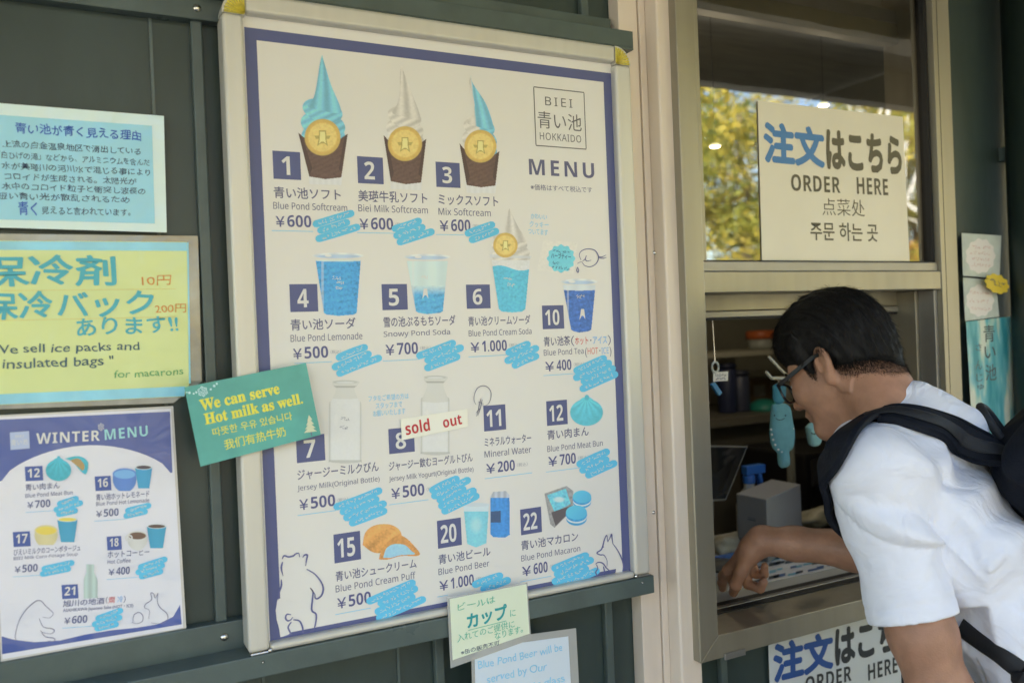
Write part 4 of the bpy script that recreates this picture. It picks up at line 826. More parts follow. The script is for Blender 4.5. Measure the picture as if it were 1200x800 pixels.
cr_ = t.nodes.new('ShaderNodeValToRGB'); e = cr_.color_ramp.elements; e[0].position = .34; e[0].color = (.04, .28, .33, 1); e[1].position = .60; e[1].color = (.62, .66, .55, 1); x = e.new(.48); x.color = (.16, .46, .50, 1); x = e.new(.54); x.color = (.40, .58, .50, 1)
t.links.new(tc.outputs['Object'], mp.inputs[0]); t.links.new(mp.outputs[0], nz.inputs['Vector']); t.links.new(nz.outputs[0], cr_.inputs[0]); t.links.new(cr_.outputs[0], t.nodes['Principled BSDF'].inputs['Base Color'])
m = MB(); sheet(m, [(1132, 377), (1197, 369), (1206, 500), (1140, 512)], yk, AQ); m.build('sheet', n)
m = MB(); GR = mat('grey_brush_ink', (.10, .12, .12), .5)
for s, x, y_, h in (('青', 1153, 401, 20), ('い', 1154, 420, 14), ('池', 1155, 446, 19)): text(m, s, (x, y_), (x+13, y_-.8), h, GR, yk-.0004, .008)
for s, x, y_, h in (('さ', 1143.5, 411, 8), ('ん', 1143.5, 433, 11), ('じ', 1144.5, 447, 9), ('ゅ', 1145.5, 457, 7)): text(m, s, (x, y_), (x+7.5, y_-.5), h, GR, yk-.0004)
for x, y_ in ((1186, 385), (1187, 400), (1188, 420), (1189, 438)): scribble(m, (x, y_), (x+1, y_+12), 2.6, yk-.0004, GR, 3)
m.build('lettering', n)
# ================================================================== inside the kiosk
ROOMW = mat('kitchen_wall_paint', (.26, .25, .19), .6, noise=.08, nscale=4)
ROOMD = mat('kitchen_dark_laminate', (.05, .048, .04), .5)
XA, XB, YBk = .50, 2.9, 1.75
n = empty('kitchen_wall', (1.5, YBk, .05), 'drab olive back wall seen through the serving window', 'wall')
m = MB(); box(m, XA, XB, YBk, YBk+.06, .05, 2.55, ROOMW); m.build('panel', n)
n = empty('kitchen_wall', (XA, 1, .05), 'dim side wall at the left of the kitchen', 'wall'); m = MB(); box(m, XA-.06, XA, .092, YBk, .05, 2.55, ROOMW); m.build('panel', n)
n = empty('kitchen_wall', (XB, 1, .05), 'dim side wall at the right end of the kitchen', 'wall'); m = MB(); box(m, XB, XB+.06, .092, YBk, .05, 2.55, ROOMW); m.build('panel', n)
m = MB(); box(m, XA, XB, .095, YBk, .05, .07, ROOMD); tag(m.build('floor'), kind='structure')
LAMP = mat('lamp_glow', (.9, .85, .7), .5, emit=((1, .88, .66), .13))
for k, (px, py, dep) in enumerate(((838, 171, 2.15), (965, 123, 2.3))):
    c = D(px, py, dep); n = empty('ceiling_lamp', c, ('round lit lamp inside the kiosk seen at the left of the upper pane', 'round lit lamp inside the kiosk above the order sign')[k], 'lamp', 'lamps inside the kiosk')
    m = MB(); lathe(m, c, [(.002, -.004), (.011, -.004), (.015, 0), (.011, .005), (.002, .007)], LAMP); m.build('diffuser', n, True)
    m = MB(); tube(m, [c+np.array([0, 0, .009]), (c[0], c[1], 2.55)], .0007, DARKGAP, 6); m.build('cord', n)
    ld = bpy.data.lights.new('lamp_light', 'POINT'); ld.energy = .55; ld.color = (1, .84, .6); ld.shadow_soft_size = .02; lo_l = bpy.data.objects.new('lamp_light', ld); COL.objects.link(lo_l); lo_l.location = c+np.array([0, 0, -.03])
# counter
zc = zs+.004
cnt = empty('counter', (1.05, .3, .07), 'pale serving counter just inside the window', 'counter')
m = MB(); box(m, xi0-.02, xRi+.02, YC, .52, zc-.03, zc, mat('pale_counter_top', (.42, .43, .41), .35, noise=.04, nscale=12)); m.build('top', cnt, bevel=.003)
m = MB(); box(m, xi0-.02, xRi+.02, YC+.03, .50, .07, zc-.031, ROOMD); m.build('cabinet', cnt)
# menu sheet lying on the counter
def CZ(px, py, z): return PZ(px, py, z)
q = [CZ(852, 692, zc+.001), CZ(1012, 658, zc+.001), CZ(985, 632, zc+.001), CZ(866, 652, zc+.001)]
sh = empty('menu_sheet', sum(q)/4, 'printed menu sheet lying on the counter under his hand', 'menu')
m = MB(); prism(m, q, (0, 0, .0006), mat('menu_sheet_paper', (.74, .76, .80), .3, coat=.5)); m.build('sheet', sh)
m = MB(); MS = [mat('menu_print_blue', (.06, .13, .30), .4), mat('menu_print_dark', (.05, .07, .09), .4), mat('menu_print_cyan', (.16, .40, .55), .4)]
for i in range(5):
    for j in range(7):
        for k in range(2):
            u, v = (j+.25+.4*k+RNG.uniform(-.1, .1))/7, (i+.5+RNG.uniform(-.15, .15))/5; a = q[0]+(q[1]-q[0])*u; b = q[3]+(q[2]-q[3])*u; c = a+(b-a)*v; du = (q[1]-q[0])/7*RNG.uniform(.14, .3); dv = (q[3]-q[0])/5*RNG.uniform(.12, .26)
            m.add([c-du-dv+(0, 0, .001), c+du-dv+(0, 0, .001), c+du+dv+(0, 0, .001), c-du+dv+(0, 0, .001)], [(0, 1, 2, 3)], MS[int(RNG.integers(3))])
m.build('print', sh)
# blue edged tray
c = CZ(862, 645, zc)
tr_ = empty('money_tray', (c[0], c[1], zc), 'grey money tray with blue rim at the left of the counter', 'tray')
m = MB(); a0, a1 = CZ(836, 660, zc), CZ(878, 648, zc); box(m, a0[0]-.02, a1[0], a0[1]-.0, a0[1]+.10, zc+.0008, zc+.012, mat('tray_grey', (.30, .33, .34), .4)); m.build('base', tr_, bevel=.003)
m = MB(); BLU = mat('blue_plastic', (.03, .10, .32), .35); box(m, a0[0]-.022, a1[0]+.002, a0[1]-.006, a0[1]-.0004, zc+.0008, zc+.017, BLU); box(m, a1[0]+.0005, a1[0]+.006, a0[1]-.0003, a0[1]+.10, zc+.0008, zc+.017, BLU); m.build('rim', tr_, bevel=.002)
# white box
yb_ = .30
b0 = P(866, 645, yb_); bl = P(866, 585, yb_); bm = P(902, 583, yb_)
wb = empty('carton_box', (P(905, 640, yb_)[0], yb_+.04, zc), 'plain grey-white carton standing on the counter behind his wrist', 'box')
xq0, xq1 = P(866, 600, yb_)[0], P(899, 600, yb_)[0]; zt_ = P(880, 586, yb_)[2]
# the carton stands turned: its near edge at px 899
e0 = P(900, 640, .25); l0 = P(865, 640, .345); r0 = P(941, 640, .335); bk = l0+r0-e0
m = MB(); prism(m, [(e0[0], e0[1], zc+.0006), (r0[0], r0[1], zc+.0006), (bk[0], bk[1], zc+.0006), (l0[0], l0[1], zc+.0006)], (0, 0, P(900, 585, .25)[2]-zc), mat('carton_white', (.25, .26, .27), .55, noise=.03, nscale=10)); m.build('carton', wb, bevel=.002)
m = MB(); qa = e0+(l0-e0)*.62; qb = e0+(l0-e0)*.36; zz = P(884, 610, .29)[2]; nrm = np.cross(l0-e0, (0, 0, 1)); nrm /= np.linalg.norm(nrm); nrm *= -.0006*np.sign(nrm[1])*-1
if nrm[1] > 0: nrm = -nrm
for dz, h in ((0, .002), (.0045, .0012)): m.add([(qa[0]+nrm[0], qa[1]+nrm[1], zz+dz), (qb[0]+nrm[0], qb[1]+nrm[1], zz+dz), (qb[0]+nrm[0], qb[1]+nrm[1], zz+dz+h), (qa[0]+nrm[0], qa[1]+nrm[1], zz+dz+h)], [(0, 1, 2, 3)], MS[1])
m.build('label_print', wb)
# order terminal (dark screen on a foot)
yt_ = .26
T = [P(834, 520, yt_), P(878, 521, yt_+.07), P(850, 588, yt_+.05), P(834, 588, yt_)]
tm = empty('order_terminal', (P(838, 590, yt_)[0]-.02, yt_+.06, zc), 'black touch-screen terminal with grey rim at the left of the opening', 'terminal')
scr = [P(812, 521, yt_-.03), P(877, 522, yt_+.05), P(851, 586, yt_+.02), P(800, 588, yt_-.05)]
m = MB(); prism(m, scr, (.006, .014, -.004), mat('terminal_rim', (.22, .22, .21), .35, metal=.3)); m.build('rim', tm, bevel=.003)
cen = sum(scr)/4; m = MB(); prism(m, [cen+(p_-cen)*.93+np.array([-.001, -.002, .0]) for p_ in scr], (.001, .0015, 0), mat('terminal_glass', (.01, .011, .013), .08)); m.build('screen', tm)
m = MB(); cz_ = cen+np.array([.02, .05, 0]); tube(m, [cen+np.array([.004, .02, -.01]), (cz_[0], cz_[1], zc+.08), (cz_[0], cz_[1], zc+.012)], .012, mat('terminal_stand', (.05, .05, .045), .5), 12); lathe(m, (cz_[0], cz_[1], zc+.0006), [(.055, 0), (.055, .008), (.02, .014)], MATS['terminal_stand']); m.build('stand', tm, True)
# spray bottle
ysb = .42
c = P(879, 600, ysb); c[2] = zc
sp = empty('spray_bottle', c, 'white spray bottle with blue trigger head behind the carton', 'bottle')
zh = P(879, 566, ysb)[2]-zc; m = MB(); lathe(m, c+np.array([0, 0, .0006]), [(.030, 0), (.033, .004), (.033, zh*.62), (.026, zh*.8), (.013, zh*.92), (.013, zh)], mat('white_plastic_bottle', (.42, .42, .38), .4)); m.build('flask', sp, True)
m = MB(); BT = mat('blue_trigger_plastic', (.02, .12, .42), .35); z_ = zc+zh
lathe(m, (c[0], c[1], z_+.0004), [(.015, 0), (.015, .018), (.012, .022)], BT, 18); box(m, c[0]-.014, c[0]+.046, c[1]-.011, c[1]+.011, z_+.0225, z_+.044, BT); prism(m, [(c[0]+.026, c[1]-.007, z_+.022), (c[0]+.038, c[1]-.007, z_+.022), (c[0]+.044, c[1]-.007, z_-.022), (c[0]+.037, c[1]-.007, z_-.024)], (0, .014, 0), BT); m.build('trigger_head', sp, bevel=.003)
# shelf rod, orange lidded tub
ysf = 1.25
sf = empty('wall_shelf', P(870, 418, ysf), 'thin pale shelf crossing the kitchen at head height', 'shelf')
a, b = P(800, 416, ysf), P(1070, 410, ysf); m = MB(); box(m, a[0], b[0], ysf, ysf+.28, a[2]-.018, a[2], mat('shelf_cream', (.48, .46, .36), .5)); m.build('board', sf, bevel=.002)
m = MB(); box(m, a[0]+.05, a[0]+.07, ysf+.06, YBk-.001, a[2]-.12, a[2]-.0185, ROOMD); m.build('bracket', sf); m = MB(); box(m, b[0]-.07, b[0]-.05, ysf+.06, YBk-.001, a[2]-.12, a[2]-.0185, ROOMD); m.build('bracket', sf)
c = P(892, 411, ysf+.1); c[2] = a[2]+.0006
tb = empty('storage_tub', c, 'clear round tub with orange lid on the kitchen shelf', 'tub')
r_ = .052; zt2 = P(892, 397, ysf+.1)[2]-c[2]
m = MB(); lathe(m, c, [(r_*.85, 0), (r_*.95, .01), (r_, zt2)], mat('milky_tub', (.36, .38, .34), .3)); m.build('tub_body', tb, True)
m = MB(); lathe(m, c+np.array([0, 0, zt2+.0004]), [(r_*1.08, 0), (r_*1.1, .01), (r_*1.1, .022), (r_*1.02, .032), (.002, .033)], mat('orange_lid', (.50, .12, .03), .4)); m.build('lid', tb, True)
# back bench with bowl, jar and dark machine
yk2 = 1.15
zbn = P(890, 486, yk2)[2]
bn = empty('back_bench', P(950, 600, yk2+.2), 'dark work bench along the kitchen back wall', 'bench')
m = MB(); box(m, XA+.001, XB-.001, yk2, YBk-.001, zbn-.03, zbn, mat('bench_top', (.16, .15, .12), .45)); m.build('top', bn, bevel=.002)
m = MB(); box(m, XA+.001, XB-.001, yk2+.04, YBk-.001, .0705, zbn-.0305, mat('bench_front', (.10, .092, .07), .6, noise=.1, nscale=4)); m.build('cabinet', bn)
c = P(896, 481, yk2+.12); c[2] = zbn+.0006; bw_ = empty('mixing_bowl', c, 'upturned teal green bowl on the back bench', 'bowl')
m = MB(); lathe(m, c, [(.06, 0), (.062, .004), (.052, .024), (.03, .038), (.002, .042)], mat('teal_bowl', (.03, .30, .24), .35)); m.build('bowl', bw_, True)
for k, (px, col, h, lab) in enumerate(((853, (.03, .04, .10), .16, 'dark blue tall canister on the back bench'), (868, (.06, .07, .12), .13, 'small dark canister beside the tall one'), (920, (.30, .29, .22), .09, 'pale tin behind the plush keyring'))):
    c = P(px, 480, yk2+.15); c[2] = zbn+.0006; n = empty('canister', c, lab, 'canister', 'canisters on the back bench')
    m = MB(); lathe(m, c, [(.034, 0), (.036, .004), (.036, h), (.03, h+.006)], mat('canister_%d' % k, col, .4)); m.build('can_body', n, True)
    m = MB(); lathe(m, c+np.array([0, 0, h+.0065]), [(.037, 0), (.037, .014), (.03, .018)], mat('canister_lid_%d' % k, tuple(q*.6 for q in col), .4)); m.build('lid', n, True)
# dark machine low at the right and steel post
ym = .75
n = empty('ice_machine', P(985, 600, ym), 'black appliance standing behind the counter', 'appliance')
a, b = P(948, 640, ym), P(1010, 640, ym); zt3 = P(960, 530, ym)[2]; m = MB(); box(m, a[0], b[0]+.15, ym, ym+.3, .0705, zt3, mat('appliance_black', (.012, .012, .013), .3)); m.build('housing', n, bevel=.01)
m = MB(); box(m, a[0]+.02, b[0]+.13, ym-.006, ym-.0004, zt3-.10, zt3-.02, mat('appliance_panel', (.05, .05, .05), .2)); m.build('panel', n)
n = empty('steel_post', P(931, 575, .7), 'pale slim post behind the hanging plush', 'post'); a = P(931, 575, .7); m = MB(); box(m, a[0]-.008, a[0]+.008, .70, .72, .0705, P(931, 505, .7)[2], mat('post_cream', (.30, .29, .22), .4)); m.build('shaft', n, bevel=.002); m = MB(); box(m, a[0]-.05, a[0]+.05, .67, .75, .0702, .0704+.008, ROOMD); m.build('foot', n)
# crumpled cloth bags on the counter
def lump(c, rx, ry, rz, m, seed, amp=.25):
    bm = bmesh.new(); bmesh.ops.create_icosphere(bm, subdivisions=4, radius=1); rg = np.random.default_rng(seed); ks = rg.normal(size=(9, 3))*3.2; ph = rg.uniform(0, 6, 9)
    mb = MB(); vs = []
    for v in bm.verts:
        q = np.array(v.co); f = 1+amp*sum(math.sin(q@k+p) for k, p in zip(ks, ph))/9*2; w_ = q*f*np.array([rx, ry, rz]); w_[2] = max(w_[2], -rz*.35)+rz*.35; vs.append(np.asarray(c)+w_)
    mb.add(vs, [tuple(v.index for v in f.verts) for f in bm.faces], m); bm.free(); return mb
BAG = mat('pale_bag_plastic', (.34, .33, .26), .4, bump=.4, bscale=40)
for px, py, y_, rx, lab in ((850, 618, .36, .05, 'crumpled pale bag on the counter beside the terminal'), (962, 612, .45, .07, 'crumpled pale bag on the counter right of the carton')):
    c = P(px, py, y_); c[2] = zc+.001; o = lump(c, rx, .05, .035, BAG, int(px)).build('plastic_bag', smooth=True); tag(o, lab, 'bag')
# white ribbed shutter at the right inside
n = empty('ribbed_shutter', P(1062, 400, .16), 'white ribbed folding shutter at the right of the opening', 'shutter')
m = MB(); a, b = P(1043, 400, .16)[0], P(1088, 400, .14)[0]; SHW = mat('shutter_white', (.50, .50, .46), .45)
k = 7
for i in range(k): xx = a+(b-a)*i/k; w_ = (b-a)/k; prism(m, [(xx, .16, zc+.001), (xx+w_*.5, .145, zc+.001), (xx+w_*.98, .16, zc+.001), (xx+w_*.98, .166, zc+.001), (xx+w_*.5, .151, zc+.001), (xx, .166, zc+.001)], (0, 0, 1.60-zc), SHW)
m.build('slats', n)
n = empty('white_panel', P(1000, 600, .2), 'white upright panel at the right end of the counter', 'panel'); a, b = P(984, 580, .22), P(1000, 580, .22)
m = MB(); box(m, a[0], a[0]+.20, .22, .232, zc+.0006, P(990, 545, .22)[2], mat('panel_white', (.5, .5, .48), .45)); m.build('board', n, bevel=.002); m = MB(); box(m, a[0]+.02, a[0]+.16, .233, .27, zc+.0006, zc+.01, ROOMD); m.build('foot', n)
# hanging rail with hooks, plush keyrings and price tags
yh = .09
hr = empty('display_hook', P(912, 440, yh), 'pair of pale peg hooks inside the window holding the plush keyring', 'hook')
m = MB(); PG = mat('peg_cream', (.55, .53, .45), .4); tube(m, [P(901, 418, yh), P(914, 432, yh+.02), P(930, 447, yh+.05)], .0028, PG, 10); tube(m, [P(898, 436, yh-.01), P(904, 443, yh), P(920, 443, yh+.04), P(935, 447, yh+.05)], .0032, PG, 10); m.build('peg', hr, True)
m = MB(); a = P(932, 447, yh+.05); tube(m, [a, (a[0], a[1], 1.56), (a[0], .075, 1.60)], .002, PG, 8); m.build('hanger', hr, True)
FELT = mat('aqua_felt', (.14, .36, .42), .85, bump=.6, bscale=900, noise=.08, nscale=60); FELT2 = mat('aqua_felt_pale', (.25, .48, .50), .85, bump=.6, bscale=900)
yp = .085
pl = empty('plush_keyring', P(916, 445, yp), 'aqua felt fish keyring with bead edge hanging in the window', 'keyring', 'plush keyrings in the window')
def plush(outline, y, th, m, name, parent):
    q = [np.array(a, float) for a in smooth_path(outline+[outline[0]], 4)][:-1]; c = sum(q)/len(q); mb = MB(); rings = []
    prof = [(1.0, 0), (.94, .55), (.75, .85), (.45, 1.0)]
    vs = []; n_ = len(q)
    for sgn in (-1, 1):
        for f, d in prof: vs += [P(*(c+(a-c)*f), y)+np.array([0, sgn*d*th, 0]) for a in q]
    fs = []
    for s in range(2):
        o = s*4*n_
        for r in range(3): fs += [(o+r*n_+i, o+r*n_+(i+1) % n_, o+(r+1)*n_+(i+1) % n_, o+(r+1)*n_+i) for i in range(n_)]
        fs.append(tuple(o+3*n_+i for i in range(n_)))
    mb.add(vs, fs, m); return mb.build(name, parent, True)
plush([(905, 474), (914, 472), (924, 475), (927, 490), (930, 508), (928, 524), (922, 532), (924, 545), (918, 548), (914, 546), (913, 533), (906, 524), (903, 508), (904, 490)], yp, .010, FELT, 'felt_body', pl)
m = MB()
for q in [(903.5, 503), (904.5, 509), (906, 515), (908.5, 521), (912, 526.5), (916, 529), (920.5, 529), (924, 525.5), (926.5, 520), (928.5, 514), (929.3, 508), (929.5, 502)]:
    c = P(*q, yp-.006); lathe(m, c, [(.0002, -.0022), (.0016, -.0016), (.0023, 0), (.0016, .0016), (.0002, .0022)], WHT, 8)
m.build('bead_edge', pl, True)
m = MB()
for ex in (907.5, 920.5): c = P(ex, 486.5, yp-.0098); lathe(m, c, [(.0016, 0), (.0012, .001), (.0002, .0013)], DARKGAP, 8, (0, -1, 0))
stroke(m, [(909, 490), (914, 492), (919.5, 490)], .7, yp-.0102, DARKGAP); m.build('face', pl)
plush([(906, 452), (914, 448), (920, 452), (919, 468), (914, 473), (907, 470)], yp-.002, .006, mat('deep_aqua_felt', (.05, .24, .34), .8), 'felt_fin', pl)
m = MB(); tube(m, [P(913, 449, yp), P(912, 444, yp+.01)], .0012, STEEL, 6); m.build('ring', pl)
p2_ = empty('plush_keyring', P(955, 492, yp+.05), 'small pale aqua plush keyring hanging behind his chin', 'keyring', 'plush keyrings in the window')
plush([(945, 500), (952, 494), (960, 498), (966, 508), (962, 514), (958, 522), (950, 522), (947, 512)], yp+.05, .010, FELT2, 'felt_body', p2_)
m = MB(); stroke(m, [(951, 507), (954, 508.5), (957, 507)], 1.2, yp+.039, DARKGAP); m.build('face', p2_); m = MB(); tube(m, [P(953, 495, yp+.05), P(940, 448, yp+.05)], .0008, STEEL, 6); m.build('cord', p2_)
wt = empty('hook_tag', P(845, 437, .10), 'small white price tag with blue clip at the left of the opening', 'tag')
m = MB(); prism(m, [P(836, 436, .10), P(853.5, 435, .10), P(853, 446, .10), P(836, 447, .10)], (0, .001, 0), WHT); m.build('card', wt)
m = MB(); scribble(m, (838, 439.5), (851, 438.5), 2.4, .0995, INKK, 5); scribble(m, (838, 444), (851, 443), 2.4, .0995, INKK, 5); m.build('writing', wt)
m = MB(); prism(m, [P(834, 450, .10), P(838, 447.5, .10), P(846.5, 460, .10), P(843, 463.5, .10)], (0, .006, 0), mat('clip_blue', (.05, .24, .5), .4)); m.build('clip', wt)
m = MB(); tube(m, [P(838+4*math.cos(t), 430+6*math.sin(t), .10) for t in np.linspace(0, 6.2, 14)], .0022, mat('ring_white', (.55, .6, .58), .4), 8); m.build('ring', wt, True)
m = MB(); a = P(838, 425, .10); tube(m, [a, (a[0]-.004, .10, 1.56), (a[0]-.004, .075, 1.60)], .0012, STEEL, 6); m.build('wire', wt)

# more kitchen clutter
CUPW = mat('paper_cup_white', (.40, .39, .35), .5); CARTB = mat('brown_carton', (.20, .13, .07), .7, noise=.1, nscale=20)
for k, (px, y_, h, r, lab) in enumerate(((940, 1.42, .19, .036, 'tall stack of paper cups on the back bench'), (956, 1.45, .13, .036, 'shorter stack of paper cups on the back bench'))):
    c = P(px, 480, y_); c[2] = zbn+.0006; n = empty('cup_stack', c, lab, 'cups', 'paper cup stacks'); m = MB(); prof = [(r*.75, 0)]
    for q_ in range(int(h/.018)): prof += [(r*.97, q_*.018+.006), (r*1.04, q_*.018+.008), (r*1.04, q_*.018+.011), (r*.96, q_*.018+.0125)]
    lathe(m, c, prof+[(.004, h)], CUPW); m.build('cups', n, True)
for k, (px, y_, w_, d_, h, mt, lab) in enumerate(((882, 1.55, .12, .10, .10, CARTB, 'brown carton at the back of the kitchen bench'), (1010, 1.5, .16, .12, .16, CARTB, 'larger brown carton at the right of the kitchen bench'), (846, 1.62, .10, .08, .20, CUPW, 'pale narrow carton in the kitchen corner'))):
    c = P(px, 480, y_); n = empty('carton_box', (c[0], c[1], zbn), lab, 'box'); m = MB(); box(m, c[0]-w_/2, c[0]+w_/2, y_-d_/2, y_+d_/2, zbn+.0006, zbn+h, mt); m.build('carton', n, bevel=.002); m = MB(); box(m, c[0]-w_*.3, c[0]+w_*.2, y_-d_/2-.0012, y_-d_/2-.0002, zbn+h*.3, zbn+h*.75, mat('carton_label_%d' % k, ((.35, .34, .30), (.30, .06, .04), (.05, .15, .30))[k], .5)); m.build('paper_label', n)
c = P(880, 640, .20); o = MB(); tube(o, smooth_path([(c[0]-.12, .34, zc+.004), (c[0]-.06, .30, zc+.004), (c[0]-.02, .36, zc+.004), (c[0]+.05, .42, zc+.004), (c[0]+.12, .40, zc+.004), (c[0]+.2, .46, zc+.004)], 8), .003, DARKGAP, 8); tag(o.build('cable', smooth=True), 'black cable running across the counter behind the carton', 'cable')
# ================================================================== the customer: fields grown into continuous meshes
class Field:
    def __init__(s, lo, hi, h):
        s.lo = np.array(lo, float); s.h = h; s.n = np.ceil((np.array(hi)-s.lo)/h).astype(int)+1; s.f = np.full(s.n, .05, np.float32); s.rs = 1.0
    def sl(s, lo, hi):
        a = np.clip(np.floor((np.asarray(lo)-s.lo)/s.h).astype(int), 0, s.n-1); b = np.clip(np.ceil((np.asarray(hi)-s.lo)/s.h).astype(int)+1, 1, s.n)
        ax = [s.lo[i]+s.h*np.arange(a[i], b[i]) for i in range(3)]
        return tuple(slice(a[i], b[i]) for i in range(3)), np.stack(np.meshgrid(*ax, indexing='ij'), -1).astype(np.float32)
    def mix(s, c, r, fn, k, op='+'):
        """fold the distance fn into the field within radius r of c"""
        S_, p = s.sl(np.asarray(c)-r, np.asarray(c)+r)
        if p.size == 0: return
        d = fn(p).astype(np.float32); g = s.f[S_]
        if op == '-': d = -d; hh = np.maximum(k-np.abs(g-d), 0)/k; s.f[S_] = np.maximum(g, d)+hh*hh*k*.25
        else: hh = np.maximum(k-np.abs(g-d), 0)/k; s.f[S_] = np.minimum(g, d)-hh*hh*k*.25
    def cone(s, a, b, ra, rb, k=.01, op='+'):
        a, b = np.asarray(a, float), np.asarray(b, float); ab = b-a; L = ab@ab; ra, rb, k = ra*s.rs, rb*s.rs, k*s.rs
        def fn(p): q = p-a.astype(np.float32); t = np.clip(q@ab.astype(np.float32)/L, 0, 1); return np.linalg.norm(q-t[..., None]*ab.astype(np.float32), axis=-1)-(ra+(rb-ra)*t)
        s.mix((a+b)/2, np.abs(ab)/2+max(ra, rb)+k+.02, fn, k, op)
    def chain(s, pts, rs, k=.008):
        for i in range(len(pts)-1): s.cone(pts[i], pts[i+1], rs[i], rs[i+1], k)
    def ell(s, c, r, M=np.eye(3), k=.01, op='+'):
        """M rows = local axes"""
        r = np.asarray(r, float)*s.rs; k = k*s.rs
        def fn(p): q = (p-np.asarray(c, np.float32))@np.asarray(M, np.float32).T; k0 = np.linalg.norm(q/r, axis=-1); k1 = np.linalg.norm(q/r**2, axis=-1)+1e-9; return k0*(k0-1)/k1
        s.mix(c, r.max()+k+.02, fn, k, op)
    def rbox(s, c, hsz, rad, M, k=.01, op='+'):
        hsz = np.asarray(hsz, float)
        def fn(p): q = np.abs((p-np.asarray(c, np.float32))@np.asarray(M, np.float32).T)-(hsz-rad); return np.linalg.norm(np.maximum(q, 0), axis=-1)+np.minimum(q.max(-1), 0)-rad
        s.mix(c, np.linalg.norm(hsz)+k+.02, fn, k, op)
    def at(s, p):
        q = (np.asarray(p, float)-s.lo)/s.h; i = np.clip(np.floor(q).astype(int), 0, s.n-2); t = q-i; v = 0
        for a in (0, 1):
            for b in (0, 1):
                for c in (0, 1): v = v+s.f[i[..., 0]+a, i[..., 1]+b, i[..., 2]+c]*(t[..., 0] if a else 1-t[..., 0])*(t[..., 1] if b else 1-t[..., 1])*(t[..., 2] if c else 1-t[..., 2])
        return v
    def grad(s, p, e=.004):
        p = np.asarray(p, float); g = np.stack([s.at(p+np.array(d)*e)-s.at(p-np.array(d)*e) for d in ((1, 0, 0), (0, 1, 0), (0, 0, 1))], -1); return g/(np.linalg.norm(g, axis=-1, keepdims=True)+1e-9)
    def trace(s, px, py, d0=.8, d1=2.0):
        d = np.arange(d0, d1, .002); q = CAM+d[:, None]*ray(px, py); h = np.argwhere(s.at(q) < 0).ravel()
        return q[h[0]] if len(h) else None
    def snap(s, p):
        p = np.asarray(p, float).copy()
        for _ in range(14): p -= s.at(p)[..., None]*s.grad(p)*.8
        return p
    def surface(s):
        f = s.f; n = s.n; pts = np.argwhere(np.abs(f) < 5.5*s.h); pts = pts[((pts > 0) & (pts < n-2)).all(1)]
        corner = [(a, b, c) for a in (0, 1) for b in (0, 1) for c in (0, 1)]
        cnt = sum((f[tuple((pts+np.array(u)).T)] < 0).astype(np.int8) for u in corner); idx = pts[(cnt > 0) & (cnt < 8)]
        vid = np.full(n, -1, np.int32); vid[tuple(idx.T)] = np.arange(len(idx))
        acc = np.zeros((len(idx), 3)); w_ = np.zeros(len(idx))
        for i, u in enumerate(corner):
            for v in corner[i+1:]:
                if sum(abs(a-b) for a, b in zip(u, v)) != 1: continue
                fu = f[tuple((idx+u).T)]; fv = f[tuple((idx+v).T)]; m_ = (fu < 0) != (fv < 0); t = np.where(m_, fu/np.where(m_, fu-fv, 1), 0)
                acc += m_[:, None]*(np.array(u)+t[:, None]*(np.array(v)-np.array(u))); w_ += m_
        V = s.lo+s.h*(idx+acc/w_[:, None]); F = []
        for ax in range(3):
            o = np.array([0, 0, 0]); o[ax] = 1; A = f[tuple(pts.T)] < 0; Bq = f[tuple((pts+o).T)] < 0; sel = A != Bq; e = pts[sel]; A = A[sel]
            b_, c_ = [k for k in range(3) if k != ax]
            def g(db, dc): q = e.copy(); q[:, b_] -= db; q[:, c_] -= dc; return vid[tuple(q.T)]
            q = np.stack([g(1, 1), g(0, 1), g(0, 0), g(1, 0)], 1); fl = A ^ (ax == 1); q[~fl] = q[~fl][:, ::-1]; F.append(q[(q >= 0).all(1)])
        return V, np.concatenate(F)
    def build(s, name, m, parent, smooth_it=2):
        V, F = s.surface()
        # light smoothing over the grid steps
        e = np.concatenate([F[:, [0, 1]], F[:, [1, 2]], F[:, [2, 3]], F[:, [3, 0]]]); e = np.concatenate([e, e[:, ::-1]]); dg = np.bincount(e[:, 0], minlength=len(V))[:, None]
        for it in range(smooth_it*2):
            a = np.stack([np.bincount(e[:, 0], V[e[:, 1], k], len(V)) for k in range(3)], 1)/np.maximum(dg, 1); V = V+(a-V)*(.5 if it % 2 == 0 else -.52)
        mb = MB(); mb.add(V, F.tolist(), m); return mb.build(name, parent, True)
def nrm(v): v = np.asarray(v, float); return v/np.linalg.norm(v)

# ---- pose
AZH, PH = R(104), R(27)
HF = np.array([math.cos(AZH)*math.cos(PH), math.sin(AZH)*math.cos(PH), -math.sin(PH)]); HL = np.array([-math.sin(AZH), math.cos(AZH), 0]); HU = np.cross(HF, HL)
HM = np.stack([HF, HL, HU]); H0 = D(981, 424, 1.42); HS = .875
def hp(f, l, u): return H0+HS*(f*HF+l*HL+u*HU)
AZT, LEAN = R(120), R(43)
TH = np.array([math.cos(AZT), math.sin(AZT), 0]); TL = np.array([-math.sin(AZT), math.cos(AZT), 0]); TS = -TH*math.sin(LEAN)-np.array([0, 0, math.cos(LEAN)]); TB = np.cross(TL, TS)
if TB[2] < 0: TB = -TB
TM = np.stack([TL, TB, TS])
N0 = D(1040, 487, 1.355)
def tp(l, b, s): return N0+l*TL+b*TB+s*TS
SL, SR_ = D(1024, 551, 1.20), tp(-.185, -.035, .05)
EL = D(1108, 835, 1.135); ER = D(1052, 648, 1.50); WR = D(893, 633, 1.575); TIP = PZ(846, 690, zc+.007)
WL = EL+np.array([-.02, .20, -.10])
